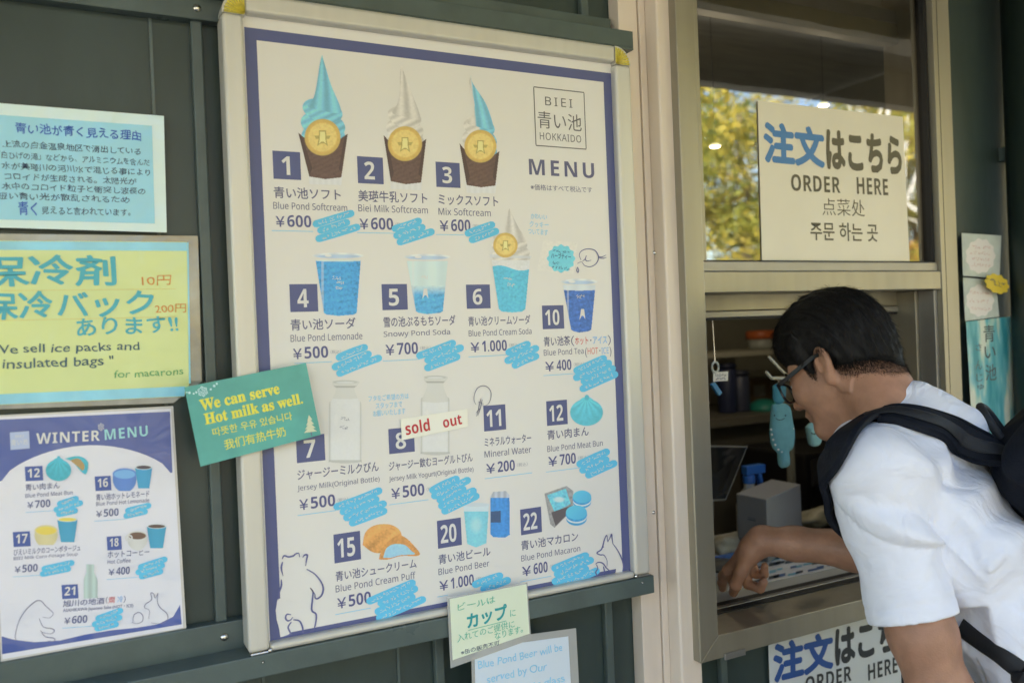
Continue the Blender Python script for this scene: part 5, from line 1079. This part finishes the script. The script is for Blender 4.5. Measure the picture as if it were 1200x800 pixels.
person = empty('person', (N0[0]+.2, N0[1]-.35, .05), 'man in white t-shirt and glasses leaning to the window and pointing at the counter menu', 'person')
SKIN = mat('tan_skin', (.36, .19, .12), .48, noise=.16, nscale=34, bump=.35, bscale=420, sss=.10, spec=.4)

B = Field((.60, -.56, .80), (1.20, .20, 1.60), .0026)
# head
B.rs = HS
B.ell(hp(-.009, 0, .036), (.095, .077, .086), HM); B.ell(hp(.030, 0, -.030), (.064, .062, .082), HM, .03)
for sd_ in (1, -1):
    B.cone(hp(.016, sd_*.038, -.050), hp(.072, sd_*.014, -.104), .017, .016, .04); B.ell(hp(.055, sd_*.040, -.030), (.034, .026, .030), HM, .022)
    B.cone(hp(.075, sd_*.020, .012), hp(.062, sd_*.050, .010), .013, .011, .014)
B.ell(hp(.078, 0, -.104), (.020, .022, .018), HM, .02)
for sd_ in (1, -1): B.ell(hp(.098, sd_*.033, -.008), (.020, .019, .014), HM, .012, '-'); B.ell(hp(.074, sd_*.032, -.009), (.0135, .0145, .0125), HM, .004); B.cone(hp(.088, sd_*.022, .000), hp(.082, sd_*.046, -.003), .004, .003, .006)
B.cone(hp(.086, 0, .004), hp(.110, 0, -.036), .0075, .0115, .012); B.ell(hp(.112, 0, -.040), (.011, .011, .009), HM, .006)
for sd_ in (1, -1): B.ell(hp(.101, sd_*.012, -.043), (.010, .0075, .008), HM, .006); B.ell(hp(.106, sd_*.006, -.050), (.004, .003, .004), HM, .003, '-')
B.ell(hp(.090, 0, -.066), (.014, .024, .012), HM, .012); B.ell(hp(.098, 0, -.067), (.006, .021, .005), HM, .004); B.ell(hp(.096, 0, -.077), (.006, .018, .0055), HM, .004); B.cone(hp(.106, -.02, -.0725), hp(.106, .02, -.0725), .0016, .0016, .003, '-')
# ears
for sd_ in (1, -1):
    ec = np.array([-.004, sd_*.078, -.008]); EF = nrm(np.array([-.94, sd_*.40, -.05])); EUp = nrm(np.array([-.22, 0, 1.0])); EUp = nrm(EUp-EF*(EUp@EF))
    def eh(a, b, o=0): q = ec+EF*a+EUp*b+np.cross(EF, EUp)*o*sd_; return hp(*q)
    helix = [(-.002, -.006), (-.002, .010), (.002, .022), (.011, .030), (.021, .027), (.027, .014), (.026, .000), (.020, -.014), (.012, -.024)]
    B.chain([eh(a, b) for a, b in smooth_path(helix, 3)], [.0042]*25, .004)
    ax = np.stack([HM.T@EF, HM.T@EUp, HM.T@np.cross(EF, EUp)])
    B.ell(eh(.012, .004), (.013, .023, .0038), ax, .004); B.ell(eh(.010, -.026), (.0075, .010, .0048), ax, .006); B.cone(eh(.016, .016), eh(.017, -.010), .0035, .0035, .004); B.ell(eh(.001, -.006), (.004, .007, .005), ax, .004)
    B.ell(eh(.009, -.004, .005), (.005, .008, .005), ax, .003, '-')
# neck and trunk
B.rs = 1.0
B.cone(hp(-.045, 0, -.045), tp(0, .005, .015), .048, .055, .03); B.cone(hp(-.005, 0, -.075), tp(0, -.045, .02), .032, .042, .03)
for sd_ in (1, -1): B.cone(hp(-.042, sd_*.012, -.025), tp(sd_*.10, -.005, .03), .020, .030, .055)
B.ell(tp(0, -.062, .18), (.130, .064, .17), TM, .03); B.ell(tp(0, -.07, .42), (.10, .065, .20), TM, .05); B.cone(tp(.05, -.025, .04), SL, .034, .034, .03); B.cone(tp(-.05, -.025, .04), SR_, .034, .034, .03)
# arms
ML = SL+(EL-SL)*.5
B.chain([SL, SL+(EL-SL)*.35, SL+(EL-SL)*.68, EL, EL+(WL-EL)*.3, WL], [.036, .039, .0415, .038, .038, .025], .02)
B.ell(SL+(EL-SL)*.93-TH*.018, (.024, .024, .032), np.eye(3), .02)
B.chain([SR_, SR_+(ER-SR_)*.5, ER, ER+(WR-ER)*.30, ER+(WR-ER)*.75, WR], [.048, .042, .037, .036, .028, .0245], .02)
def hand(W, tip, side, curl_idx, thumb=True):
    f = nrm(tip-W); t = nrm(side-f*(side@f)); u = np.cross(t, f)
    if u[2] < 0: u = -u
    def q(a, b, c): return W+f*a+t*b+u*c
    B.chain([W, q(.03, 0, .004)], [.025, .025], .015)
    B.rbox(q(.052, -.002, .004), (.044, .040, .0135), .012, np.stack([f, t, u]), .018)
    B.cone(q(.02, .020, -.006), q(.05, .034, -.012), .016, .013, .014)
    L_ = np.linalg.norm(tip-W)
    spec = [(.030, .094, .045, .026, .022, .0098, curl_idx), (.009, .099, .048, .030, .022, .0100, 1.0), (-.012, .095, .044, .028, .021, .0095, 1.2), (-.031, .088, .035, .021, .019, .0085, 1.35)]
    for i, (b, a, l1, l2, l3, r, cu) in enumerate(spec):
        p0 = q(a-.022, b*.9, .003); k_ = q(a, b, .006); a1 = .25+.55*cu; a2 = a1+1.15*cu; a3 = a2+.8*cu
        if i == 0 and cu < .5:
            d_ = nrm(tip-k_); tot = np.linalg.norm(tip-k_)-.006; p1 = k_+d_*tot*.46+u*.006; p2 = k_+d_*tot*.76+u*.004; p3 = tip-d_*.006
        elif i == 1 and curl_idx < .5:
            e_ = tip+nrm(t)*-.016+np.array([.012, -.004, .003]); d_ = nrm(e_-k_); tot = np.linalg.norm(e_-k_); p1 = k_+d_*tot*.46+u*.010; p2 = k_+d_*tot*.78+u*.006; p3 = e_
        else:
            p1 = k_+l1*(f*math.cos(a1)-u*math.sin(a1)); p2 = p1+l2*(f*math.cos(a2)-u*math.sin(a2)); p3 = p2+l3*(f*math.cos(a3)-u*math.sin(a3))
        B.chain([p0, k_, p1, p2, p3], [r*1.1, r*1.12, r*1.02, r*.96, r*.80], .0035)
    p0, p1, p2, p3 = q(.022, .024, -.006), q(.052, .046, -.018), q(.080, .050, -.026), q(.106, .044, -.030)
    B.chain([p0, p1, p2, p3], [.015, .0115, .0105, .0085], .006); return q
hand(WR, TIP, np.array([-1, -.35, 0]), 0.0)
hand(WL, WL+np.array([-.05, .10, -.13]), np.array([.9, .45, 0]), .9)
body = B.build('body', SKIN, person, 2)

# ---- hair: a shell over the skull that thins to nothing at the hairline, with loose strands
HR = Field(H0-.15, H0+.15, .0024); HR.rs = HS
HR.ell(hp(-.009, 0, .036), (.095, .077, .086), HM, .01); HR.ell(hp(.030, 0, -.030), (.064, .062, .082), HM, .03); HR.rs = 1.0; HR.cone(hp(-.045, 0, -.045), tp(0, .005, .015), .048, .055, .03)
_, pg = HR.sl(HR.lo, HR.lo+HR.h*(HR.n-1)); q = (pg-H0.astype(np.float32))@HM.T.astype(np.float32)/HS; qf, ql, qu = q[..., 0], np.abs(q[..., 1]), q[..., 2]
def hairline(f, l):
    front = np.interp(f, [-.13, -.085, -.05, -.03, -.018, .004, .018, .030, .045, .07, .11], [-.070, -.066, -.052, -.030, .010, .016, -.016, .004, .022, .030, .036]); return front+.0*l
edge = qu-hairline(qf, ql); lift = np.interp(edge, [-.012, 0, .012, .035, .07], [-.012, .0015, .005, .011, .015])
tuft = .0016*np.sin(ql*210+qf*60)*np.sin(qf*150-qu*90)+.0014*np.sin(q[..., 1]*340+qf*95+1)+.0010*np.sin(q[..., 1]*610-qu*180+qf*240)
front_b = .004*np.clip((qf-.04)/.05, 0, 1)*np.clip(edge/.02, 0, 1)
HR.f = HR.f-(lift+front_b+tuft*np.clip((edge-.018)/.04, 0, 1)).astype(np.float32)
HAIR = mat('black_hair', (.008, .007, .0065), .55, spec=.18, noise=.3, nscale=200, stretch=(1, 1, .2))
V, F = HR.surface(); mb = MB(); mb.add(V, F.tolist(), HAIR)
qv = (V-H0)@HM.T/HS; ed = qv[:, 2]-hairline(qv[:, 0], np.abs(qv[:, 1])); rg = np.random.default_rng(4); top = np.argwhere(ed > -.004).ravel()
crown = np.array([-.055, .0, .115])
def strands(p, g, d, L, wd, bend):
    s = np.cross(d, g); s = s/np.linalg.norm(s, axis=1, keepdims=True)*wd; L = L[:, None]
    a = p-g*.002; b = p+d*L*.55+g*.0008-g*L*L*bend*.25; c = p+d*L-g*L*L*bend+g*.001*rg.uniform(-1, 1, (len(p), 1)); n_ = len(p); k = np.arange(n_)*5
    vs = np.stack([a-s, a+s, b+s*.8, b-s*.8, c], 1).reshape(-1, 3)
    mb.add(vs, [f for i in k.tolist() for f in ((i, i+1, i+2, i+3), (i+3, i+2, i+4))], HAIR)
def unit(a): return a/(np.linalg.norm(a, axis=1, keepdims=True)+1e-9)
pk = rg.choice(top, 13000); p = V[pk]; g = HR.grad(p); fl = unit(unit(qv[pk]-crown)+np.array([.02, 0, -.035])); d = fl@HM; d = unit(d-g*(d*g).sum(1, keepdims=True)); d = unit(d+rg.normal(size=d.shape)*.18+g*.05)
strands(p, g, d, rg.uniform(.010, .024, len(p))*np.clip(ed[pk]/.05, .16, 1), .0003, 5.0)
band = np.argwhere((ed < .052) & (ed > -.004) & (qv[:, 0] < .03)).ravel(); pk = rg.choice(band, 17000); p = V[pk]-HU*(rg.uniform(-.003, .012, (17000, 1))*rg.uniform(0, 1, (17000, 1))); p = B.snap(p); g = B.grad(p); ok = np.isfinite(p).all(1)
d = unit(-HU+rg.normal(size=p.shape)*.3+g*.25); strands(p[ok], g[ok], d[ok], rg.uniform(.003, .007, ok.sum())+.010*np.clip(ed[pk][ok]/.052, 0, 1), .00024, 2.0)      # the faded nape and sideburns
mb.build('hair', person, True)
BROW = MB()
for sd_ in (1, -1):
    for j in range(60):
        t = j/60; p = B.snap(hp(.093-.020*t, sd_*(.018+.036*t), .012+.004*math.sin(t*3))); g = B.grad(p); d = nrm(HL*sd_+HU*.25+rg.normal(size=3)*.2); s = HU*.0007; BROW.add([p+g*.0006-s, p+g*.0006+s, p+d*.008+g*.001], [(0, 1, 2)], HAIR)
BROW.build('eyebrows', person)
# ---- eyes
for sd_ in (1, -1):
    e = MB(); c = hp(.0765, sd_*.032, -.0085); lathe(e, c, [(.0125*math.sin(a), -.0125*math.cos(a)) for a in np.linspace(.02, 3.12, 14)], mat('eye_white', (.7, .68, .64), .2), 18, tuple(HF)); lathe(e, c+HF*.0121, [(.0052, 0), (.0035, .0008), (.0002, .001)], mat('eye_iris', (.02, .012, .008), .15), 14, tuple(HF)); e.build('eye', person, True)
# ---- glasses
GLB = mat('black_acetate', (.010, .011, .014), .25); gs = empty('glasses', hp(.1, 0, 0)); gs.parent = person; gs.matrix_parent_inverse = Matrix.Translation(-person.location)
def gbuild(mb, name, **k):
    o = mb.build(name, None, **k); o.parent = gs; bpy.context.view_layer.update(); o.matrix_parent_inverse = gs.matrix_world.inverted(); return o
bpy.context.view_layer.update()
m = MB()
for sd_ in (1, -1):
    rim = [hp(.1075-.10*(abs(x_)-.0)*.0-.006*((x_+sd_*.035)/.06)**2*0-.22*max(0, abs(x_+0)-.03), x_, y_) for x_, y_ in [(sd_*.035+.0245*np.sign(math.cos(a))*abs(math.cos(a))**.75, -.013+.0195*np.sign(math.sin(a))*abs(math.sin(a))**.75) for a in np.linspace(0, 2*math.pi, 33)]]
    tube(m, rim, .0021, GLB, 8, False)
tube(m, [hp(.1075, -.011, -.006), hp(.1105, 0, -.003), hp(.1075, .011, -.006)], .0019, GLB, 8)
gbuild(m, 'rims', smooth=True)
for sd_ in (1, -1):
    m = MB(); pts = [hp(.1015, sd_*.061, -.002), hp(.093, sd_*.0725, .000), hp(.06, sd_*.0785, .004), hp(.010, sd_*.0815, .011), hp(-.012, sd_*.084, .012), hp(-.032, sd_*.083, .004)]
    a = [np.asarray(p) for p in smooth_path(pts, 5)]; n_ = len(a); vs = []
    for i, p in enumerate(a):
        hh = .0036 if i < n_*.7 else .0028; vs += [p+HU*hh-HL*.0012, p+HU*hh+HL*.0012, p-HU*hh+HL*.0012, p-HU*hh-HL*.0012]
    m.add(vs, [(4*i+j, 4*i+(j+1) % 4, 4*i+4+(j+1) % 4, 4*i+4+j) for i in range(n_-1) for j in range(4)]+[(3, 2, 1, 0), tuple(4*n_-4+j for j in range(4))], GLB); gbuild(m, 'temple', bevel=.0008)
LENS = mat('lens_glass', (1, 1, 1), .02, trans=1.0); LENS.node_tree.nodes['Principled BSDF'].inputs['IOR'].default_value = 1.05; LENS.node_tree.nodes['Principled BSDF'].inputs['Alpha'].default_value = .35
for sd_ in (1, -1):
    m = MB(); m.add([hp(.1073-.22*max(0, abs(sd_*.035+.0235*math.cos(a)*1.0)-.03), sd_*.035+.0235*math.cos(a), -.013+.0185*math.sin(a)) for a in np.linspace(0, 2*math.pi, 25)[:-1]], [tuple(range(24))], LENS); gbuild(m, 'lens')

# ---- t-shirt
S_ = Field((.62, -.98, .80), (1.42, .0, 1.46), .0034)
S_.ell(tp(0, -.062, .18), (.172, .098, .215), TM, .04); S_.ell(tp(0, -.068, .43), (.172, .122, .26), TM, .06); S_.cone(tp(.045, -.012, .040), SL+np.array([0, 0, .002]), .052, .060, .045); S_.cone(tp(-.045, -.012, .040), SR_, .052, .058, .045)
S_.ell(tp(.09, .0, .18), (.075, .030, .11), TM, .05); S_.ell(tp(-.09, .0, .18), (.075, .030, .11), TM, .05)
HEM = SL+(EL-SL)*.62+np.array([-.008, 0, 0]); AX = nrm(HEM-SL); s_in = tp(.13, -.05, .10)
SM = SL+(HEM-SL)*.42; S_.cone(SL+np.array([.004, 0, -.006]), SM, .060, .0565, .03); S_.cone(SM, HEM+AX*.05, .0565, .0535, .007)
HEMR = SR_+(ER-SR_)*.62; AXR = nrm(HEMR-SR_); S_.cone(SR_, HEMR+AXR*.03, .062, .062, .03)
S_.ell(tp(0, -.06, .66), (.170, .135, .10), TM, .08)
_, pg = S_.sl(S_.lo, S_.lo+S_.h*(S_.n-1)); qt = (pg-N0.astype(np.float32))@TM.T.astype(np.float32); l_, b_, s_ = qt[..., 0], qt[..., 1], qt[..., 2]
qa = pg-SL.astype(np.float32); ta = qa@AX.astype(np.float32); ra = np.linalg.norm(qa-ta[..., None]*AX.astype(np.float32), axis=-1)
insl = np.clip(1-(ra-.085)/.02, 0, 1)*np.clip(ta/.05, 0, 1)
# folds: fan from the armpit across the back, soft drapes down the flank, light creases on the sleeve
ap = np.array([.155, -.05, .17]); ang = np.arctan2(s_-ap[2]+.02, np.sqrt((l_-ap[0])**2+.0025)); rad = np.sqrt((l_-ap[0])**2+(s_-ap[2])**2)
fold = .0085*np.sin(ang*7.5+rad*9)*np.clip(rad/.07, 0, 1)*np.clip((.30-rad)/.22, 0, 1)
fold += .0095*np.sin(s_*31+l_*22+2.2*np.sin(l_*17+b_*9+1)+b_*18)*np.clip((s_-.20)/.12, 0, 1)*(.55+.45*np.sin(l_*13+s_*7+2))
wr = np.abs(np.sin(s_*26+l_*34+1.8*np.sin(l_*15-s_*9)+b_*12)); fold -= .0036*np.clip(1-wr*2.6, 0, 1)**2*np.clip((s_-.10)/.15, 0, 1)
fold += .0020*np.sin(s_*70+l_*39+3*np.sin(l_*23))*np.clip((s_-.12)/.2, 0, 1)
az_ = np.arctan2(qa@TL.astype(np.float32), qa@TB.astype(np.float32))
fs_ = .0055*np.sin(ta*44+az_*2+1.2*np.sin(az_*3+ta*20))*np.clip(ta/.05, 0, 1)*np.clip((.19-ta)/.09, .25, 1)+.0030*np.sin(az_*4+ta*12)-.0036*np.clip(1-2.8*np.abs(np.sin(ta*21+az_+1.1*np.sin(az_*2+1))), 0, 1)**2*np.clip((.17-ta)/.08, 0, 1)
S_.f = S_.f-(fold*(1-insl)+fs_*insl).astype(np.float32)
# sleeve ends: cut square and hollow
def sleeve_end(C_, A_, arm_a, arm_b, r):
    def cut(p): q = p-C_.astype(np.float32); t = q@A_.astype(np.float32); return np.maximum(-t, np.linalg.norm(q-t[..., None]*A_.astype(np.float32), axis=-1)-.10)
    S_.mix(C_, .16, cut, .0015, '-')
    S_.cone(C_-A_*.022, C_+A_*.02, r-.014, r-.007, .003, '-')
sleeve_end(HEM, AX, SL, EL, .056); sleeve_end(HEMR, AXR, SR_, ER, .060)
# hem stitch line on the sleeve: a faint step
tq = np.abs(qa@AX.astype(np.float32)-(np.linalg.norm(HEM-SL)-.022)); S_.f = S_.f+(.0018*np.exp(-(tq/.0022)**2)*insl).astype(np.float32)
# neck opening with its ribbed collar
ncx = nrm(hp(-.03, 0, -.05)-tp(0, .005, .02)); nb = tp(0, .004, .008); S_.ell(tp(0, .008, .040), (.095, .066, .050), TM, .035); S_.cone(tp(0, .045, .012), tp(0, .05, .08), .032, .05, .03)
S_.cone(nb-ncx*.01, nb+ncx*.13, .050, .060, .006, '-')
COTTON = mat('white_cotton', (.76, .77, .84), .85, bump=.35, bscale=900, noise=.025, nscale=30, spec=.2)
t = COTTON.node_tree; nw = t.nodes.new('ShaderNodeTexNoise'); nw.inputs['Scale'].default_value = 16; nw.inputs['Detail'].default_value = 2; nw.inputs['Distortion'].default_value = 1.6; bw2 = t.nodes.new('ShaderNodeBump'); bw2.inputs['Strength'].default_value = .55; bw2.inputs['Distance'].default_value = .012
tcw = t.nodes.new('ShaderNodeTexCoord'); t.links.new(tcw.outputs['Object'], nw.inputs['Vector']); t.links.new(nw.outputs[0], bw2.inputs['Height'])
for n_ in t.nodes:
    if n_.type == 'BUMP' and n_ != bw2: t.links.new(bw2.outputs[0], n_.inputs['Normal'])
kx = nrm(np.cross(ncx, TL)); ky = np.cross(kx, ncx)
ringp = [nb+ncx*.010*(1+.9*math.cos(a))*1.0+kx*.055*math.cos(a)+ky*.055*math.sin(a) for a in np.linspace(0, 2*math.pi, 49)]
for a, b in zip(ringp[:-1], ringp[1:]): S_.cone(a-ncx*.004, b-ncx*.004, .0055, .0055, .006)
shirt = S_.build('t_shirt', COTTON, person, 2)
# ---- trousers and shoes (below the frame)
Tr = Field((.70, -1.25, .04), (1.55, -.25, 1.05), .008); HIPC = tp(0, -.06, .60)
Tr.ell(HIPC, (.165, .125, .14), TM, .05); NAVYC = mat('dark_trousers', (.02, .022, .03), .8, bump=.3, bscale=700); SHOE = mat('dark_shoe', (.03, .03, .032), .6)
for sd_ in (1, -1):
    hipj = HIPC+TL*sd_*.085+np.array([0, 0, -.05]); kn = np.array([hipj[0]-.03, hipj[1]+.07, .52]); an = np.array([hipj[0]+TL[0]*sd_*.03, hipj[1]-.0+TL[1]*sd_*.03, .13]); Tr.chain([hipj, kn, an], [.10, .070, .060], .03)
    sh_ = Field(an+(-.2, -.2, -.12), an+(.2, .2, .05), .006); sh_.cone(an-TH*.03+np.array([0, 0, -.05]), an+TH*.14+np.array([0, 0, -.05]), .042, .038, .03); sh_.f = np.maximum(sh_.f, (.0505-sh_.sl(sh_.lo, sh_.lo+sh_.h*(sh_.n-1))[1][..., 2])); sh_.build('shoe', SHOE, person, 1)
Tr.build('trousers', NAVYC, person, 2)

# ---- backpack
PACKM = mat('black_nylon', (.008, .010, .016), .72, bump=.5, bscale=260, noise=.15, nscale=60, spec=.15); WEB = mat('black_webbing', (.010, .011, .014), .6, bump=.5, bscale=900)
pack = empty('backpack', tp(0, .12, .45), 'black nylon backpack with padded straps on the man in the white t-shirt', 'backpack')
K = Field((.80, -1.15, .72), (1.60, -.20, 1.55), .006)
pc0 = tp(-.035, .120, .365); K.rbox(pc0, (.155, .078, .235), .06, TM, .02); K.rbox(pc0+TB*.085+TS*.05, (.125, .035, .16), .03, TM, .02)
_, pg = K.sl(K.lo, K.lo+K.h*(K.n-1)); qk = (pg-pc0.astype(np.float32))@TM.T.astype(np.float32); K.f = K.f-(.009*np.sin(qk[..., 0]*30+qk[..., 2]*23+2*np.sin(qk[..., 2]*19)+qk[..., 1]*25)+.004*np.sin(qk[..., 0]*70-qk[..., 2]*55+qk[..., 1]*40)).astype(np.float32); 
K.build('pack_body', PACKM, pack, 2)
def strap(path, wdt, th, m, name, lift=.004, field=S_, taper=None):
    """a padded band lying on the shirt along 3-d points"""
    p = [np.asarray(a) for a in smooth_path(path, 8)]; k = len(p); vs = []; sec = [(-1, 0), (-1, .55), (-.9, .8), (-.84, .62), (-.74, 1), (.74, 1), (.84, .62), (.9, .8), (1, .55), (1, 0), (.85, -.25), (-.85, -.25)]; n_ = len(sec); nn = []
    for i, c in enumerate(p): nn.append(field.grad(c, .012))
    nn = np.array(nn); nn[np.linalg.norm(nn, axis=1) < .5] = TB
    for _ in range(3): nn[1:-1] = (nn[:-2]+nn[1:-1]*2+nn[2:])/4
    for i, c in enumerate(p):
        t = nrm(p[min(i+1, k-1)]-p[max(i-1, 0)]); g = nrm(nn[i]-t*(nn[i]@t)); w_ = np.cross(t, g); tw = wdt/2*(taper(i/(k-1)) if taper else 1)
        vs += [c+w_*a*tw+g*(lift+b*th) for a, b in sec]
    mb = MB(); mb.add(vs, [(i*n_+j, i*n_+(j+1) % n_, (i+1)*n_+(j+1) % n_, (i+1)*n_+j) for i in range(k-1) for j in range(n_)]+[tuple(range(n_-1, -1, -1)), tuple(range((k-1)*n_, k*n_))], m)
    o = mb.build(name, pack, True); o.data.set_sharp_from_angle(angle=R(38)); return o
lp = [S_.trace(a, b) for a, b in ((1132, 517), (1112, 507), (1085, 496), (1048, 489), (1016, 496), (994, 513), (980, 538))]
lp = [q for q in lp if q is not None]
fr_ = [S_.snap(D(a, b, d_)) for a, b, d_ in ((972, 556, 1.21), (973, 580, 1.22), (980, 606, 1.23), (990, 640, 1.25))]
strap([pc0+TL*.075-TS*.215-TB*.045]+lp+fr_, .052, .008, PACKM, 'shoulder_strap', taper=lambda t: 1 if t < .75 else 1-.6*(t-.75)/.25)
strap([pc0+TL*.075-TS*.215-TB*.040]+lp[:5], .020, .0015, WEB, 'strap_webbing', .0135)
mr = [S_.snap(tp(*q)) for q in ((-.09, .03, .10), (-.10, .04, .05), (-.105, .0, .01), (-.115, -.07, .02), (-.13, -.14, .06), (-.13, -.19, .14))]
strap([pc0-TL*.06-TS*.215-TB*.045]+mr, .056, .009, PACKM, 'shoulder_strap')
lw = [S_.snap(D(a, b, d_)) for a, b, d_ in ((1110, 742, 1.22), (1140, 757, 1.16), (1170, 776, 1.12), (1200, 797, 1.09), (1240, 830, 1.06))]
lo_ = [q for q in (S_.trace(a, b) for a, b in ((1126, 733), (1143, 746), (1160, 758), (1180, 772), (1199, 786), (1225, 806))) if q is not None]
if len(lo_) > 2: strap(lo_+[pc0+TL*.13+TS*.21-TB*.04], .027, .0025, WEB, 'lower_strap', .002)
m = MB(); q0, q1 = D(1062, 690, 1.27), D(1064, 850, 1.25); w_ = RT*.009; nn = -FW*.0012; m.add([q0-w_, q0+w_, q1+w_, q1-w_, q0-w_+nn, q0+w_+nn, q1+w_+nn, q1-w_+nn], [(3, 2, 1, 0), (4, 5, 6, 7), (0, 1, 5, 4), (1, 2, 6, 5), (2, 3, 7, 6), (3, 0, 4, 7)], WEB); m.build('strap_tail', pack)
m = MB(); c = pc0-TS*.225-TB*.03; tube(m, smooth_path([c+TL*.035, c+TL*.03-TS*.045+TB*.01, c-TS*.062+TB*.012, c-TL*.03-TS*.045+TB*.01, c-TL*.035], 6), .0065, WEB, 10); m.build('haul_loop', pack, True)
m = MB(); a0 = pc0-TS*.16+TB*.075; tube(m, smooth_path([pc0+TL*.157+TS*.02+TB*.02, pc0+TL*.15-TS*.15+TB*.03, pc0+TL*.08-TS*.232+TB*.03, pc0-TL*.08-TS*.232+TB*.03, pc0-TL*.15-TS*.15+TB*.03], 8), .004, WEB, 8); m.build('zip', pack, True)
# ================================================================== the wood across the way (it shows in the glass and colours the light)
def leaf_mesh(name, seed, h, spread, n, size, mats_, weights, trunk_m, trunk_r, zlow):
    rg = np.random.default_rng(seed)
    ncl = 26; cl = []
    for i in range(ncl):
        z = zlow+(h-zlow)*rg.uniform(0, 1)**.8; f = (z-zlow)/(h-zlow); r = spread*(math.sin(math.pi*min(1, f*.85+.12))**.7); a = rg.uniform(0, 6.28); rr = r*math.sqrt(rg.uniform(.05, 1)); cl.append((rr*math.cos(a), rr*math.sin(a), z, rg.uniform(.35, .75)*spread*.55))
    cl = np.array(cl); pick = rg.integers(0, ncl, n); c = cl[pick, :3]+rg.normal(size=(n, 3))*cl[pick, 3:4]*np.array([.55, .55, .42])
    u = rg.normal(size=(n, 3)); u /= np.linalg.norm(u, axis=1, keepdims=True); v = np.cross(u, rg.normal(size=(n, 3))); v /= np.linalg.norm(v, axis=1, keepdims=True)
    s = size*rg.uniform(.6, 1.3, (n, 1)); V = np.stack([c-u*s, c+v*s*.55, c+u*s, c-v*s*.55], 1).reshape(-1, 3); F = np.arange(4*n).reshape(n, 4)
    me = bpy.data.meshes.new(name); me.from_pydata(V.tolist(), [], F.tolist())
    for q in mats_: me.materials.append(q)
    base = rg.choice(len(mats_), ncl, p=weights); mi = np.where(rg.random(n) < .7, base[pick], rg.choice(len(mats_), n, p=weights)); me.polygons.foreach_set('material_index', mi.astype(np.int32)); me.update()
    tb_ = MB(); pts = [np.array([0, 0, 0])]; 
    for k in range(1, 8): pts.append(np.array([rg.normal()*.05*k*.4, rg.normal()*.05*k*.4, h*.93*k/7]))
    tube(tb_, pts, [trunk_r*(1-.11*k) for k in range(8)], trunk_m, 9)
    for i in range(9):
        k = int(rg.integers(2, 7)); e = cl[int(rg.integers(ncl)), :3]; a = pts[k]; tube(tb_, [a, (a+e)/2+np.array([0, 0, .15]), e], [trunk_r*.4, trunk_r*.25, .012], trunk_m, 6)
    return me, tb_
def leafm(nm, c):
    m = mat(nm, c, .6); m.node_tree.nodes['Principled BSDF'].inputs['Transmission Weight'].default_value = 0
    t = m.node_tree; o = t.nodes['Material Output']; p = t.nodes['Principled BSDF']; tl = t.nodes.new('ShaderNodeBsdfTranslucent'); tl.inputs[0].default_value = (*[min(1, q*1.5) for q in c], 1); a = t.nodes.new('ShaderNodeMixShader'); a.inputs[0].default_value = .4
    t.links.new(p.outputs[0], a.inputs[1]); t.links.new(tl.outputs[0], a.inputs[2]); t.links.new(a.outputs[0], o.inputs[0]); return m
LY, LG, LO, LD = leafm('leaf_yellow', (.57, .46, .07)), leafm('leaf_green', (.30, .31, .05)), leafm('leaf_orange', (.46, .24, .04)), leafm('leaf_deep_green', (.11, .14, .03))
BIRCH = mat('birch_bark', (.60, .58, .52), .7, noise=.25, nscale=6, stretch=(1, 1, 4)); BARK = mat('brown_bark', (.10, .075, .05), .85, noise=.3, nscale=8)
KINDS_T = [('birch_tree', 3, 7.2, 1.5, 5200, .052, [LY, LG, LO], [.6, .3, .1], BIRCH, .10, 1.6), ('birch_tree', 11, 8.4, 1.7, 5600, .055, [LY, LG, LO], [.45, .4, .15], BIRCH, .12, 2.0),
           ('broadleaf_tree', 5, 6.4, 2.1, 6400, .06, [LG, LD, LY], [.45, .15, .4], BARK, .14, .8), ('maple_tree', 8, 5.6, 2.0, 6000, .056, [LO, LY, LG], [.45, .35, .2], BARK, .12, .7)]
protos = [leaf_mesh(k[0], *k[1:]) for k in KINDS_T]
LBL = {'birch_tree': 'slender white-trunked birch with yellow leaves across from the kiosk', 'broadleaf_tree': 'bushy green tree across from the kiosk', 'maple_tree': 'orange autumn tree across from the kiosk'}
rg = np.random.default_rng(21); made = {}
spots = []
for i in range(110):
    x = rg.uniform(-16, 34); y = -rg.uniform(8.5, 20)
    if all((x-a)**2+(y-b)**2 > 1.6 for a, b in spots): spots.append((x, y))
for i, (x, y) in enumerate(spots):
    k = int(rg.choice(4, p=[.28, .24, .28, .20])); nm = KINDS_T[k][0]
    if k not in made:
        root = empty(nm, (x, y, 0), LBL[nm], 'tree', 'trees across from the kiosk'); o = bpy.data.objects.new('crown', protos[k][0]); COL.objects.link(o); o.parent = root
        t_ = protos[k][1].build('trunk', None, True); t_.parent = root; made[k] = (root, o, t_)
    else:
        r0_, c0_, t0_ = made[k]; root = r0_.copy(); COL.objects.link(root); root.location = (x, y, 0)
        for ch in (c0_, t0_): cc = ch.copy(); COL.objects.link(cc); cc.parent = root
    root.rotation_euler.z = rg.uniform(0, 6.28); s = rg.uniform(.85, 1.2); root.scale = (s, s, s)

bpy.data.scenes.remove(TYPE)
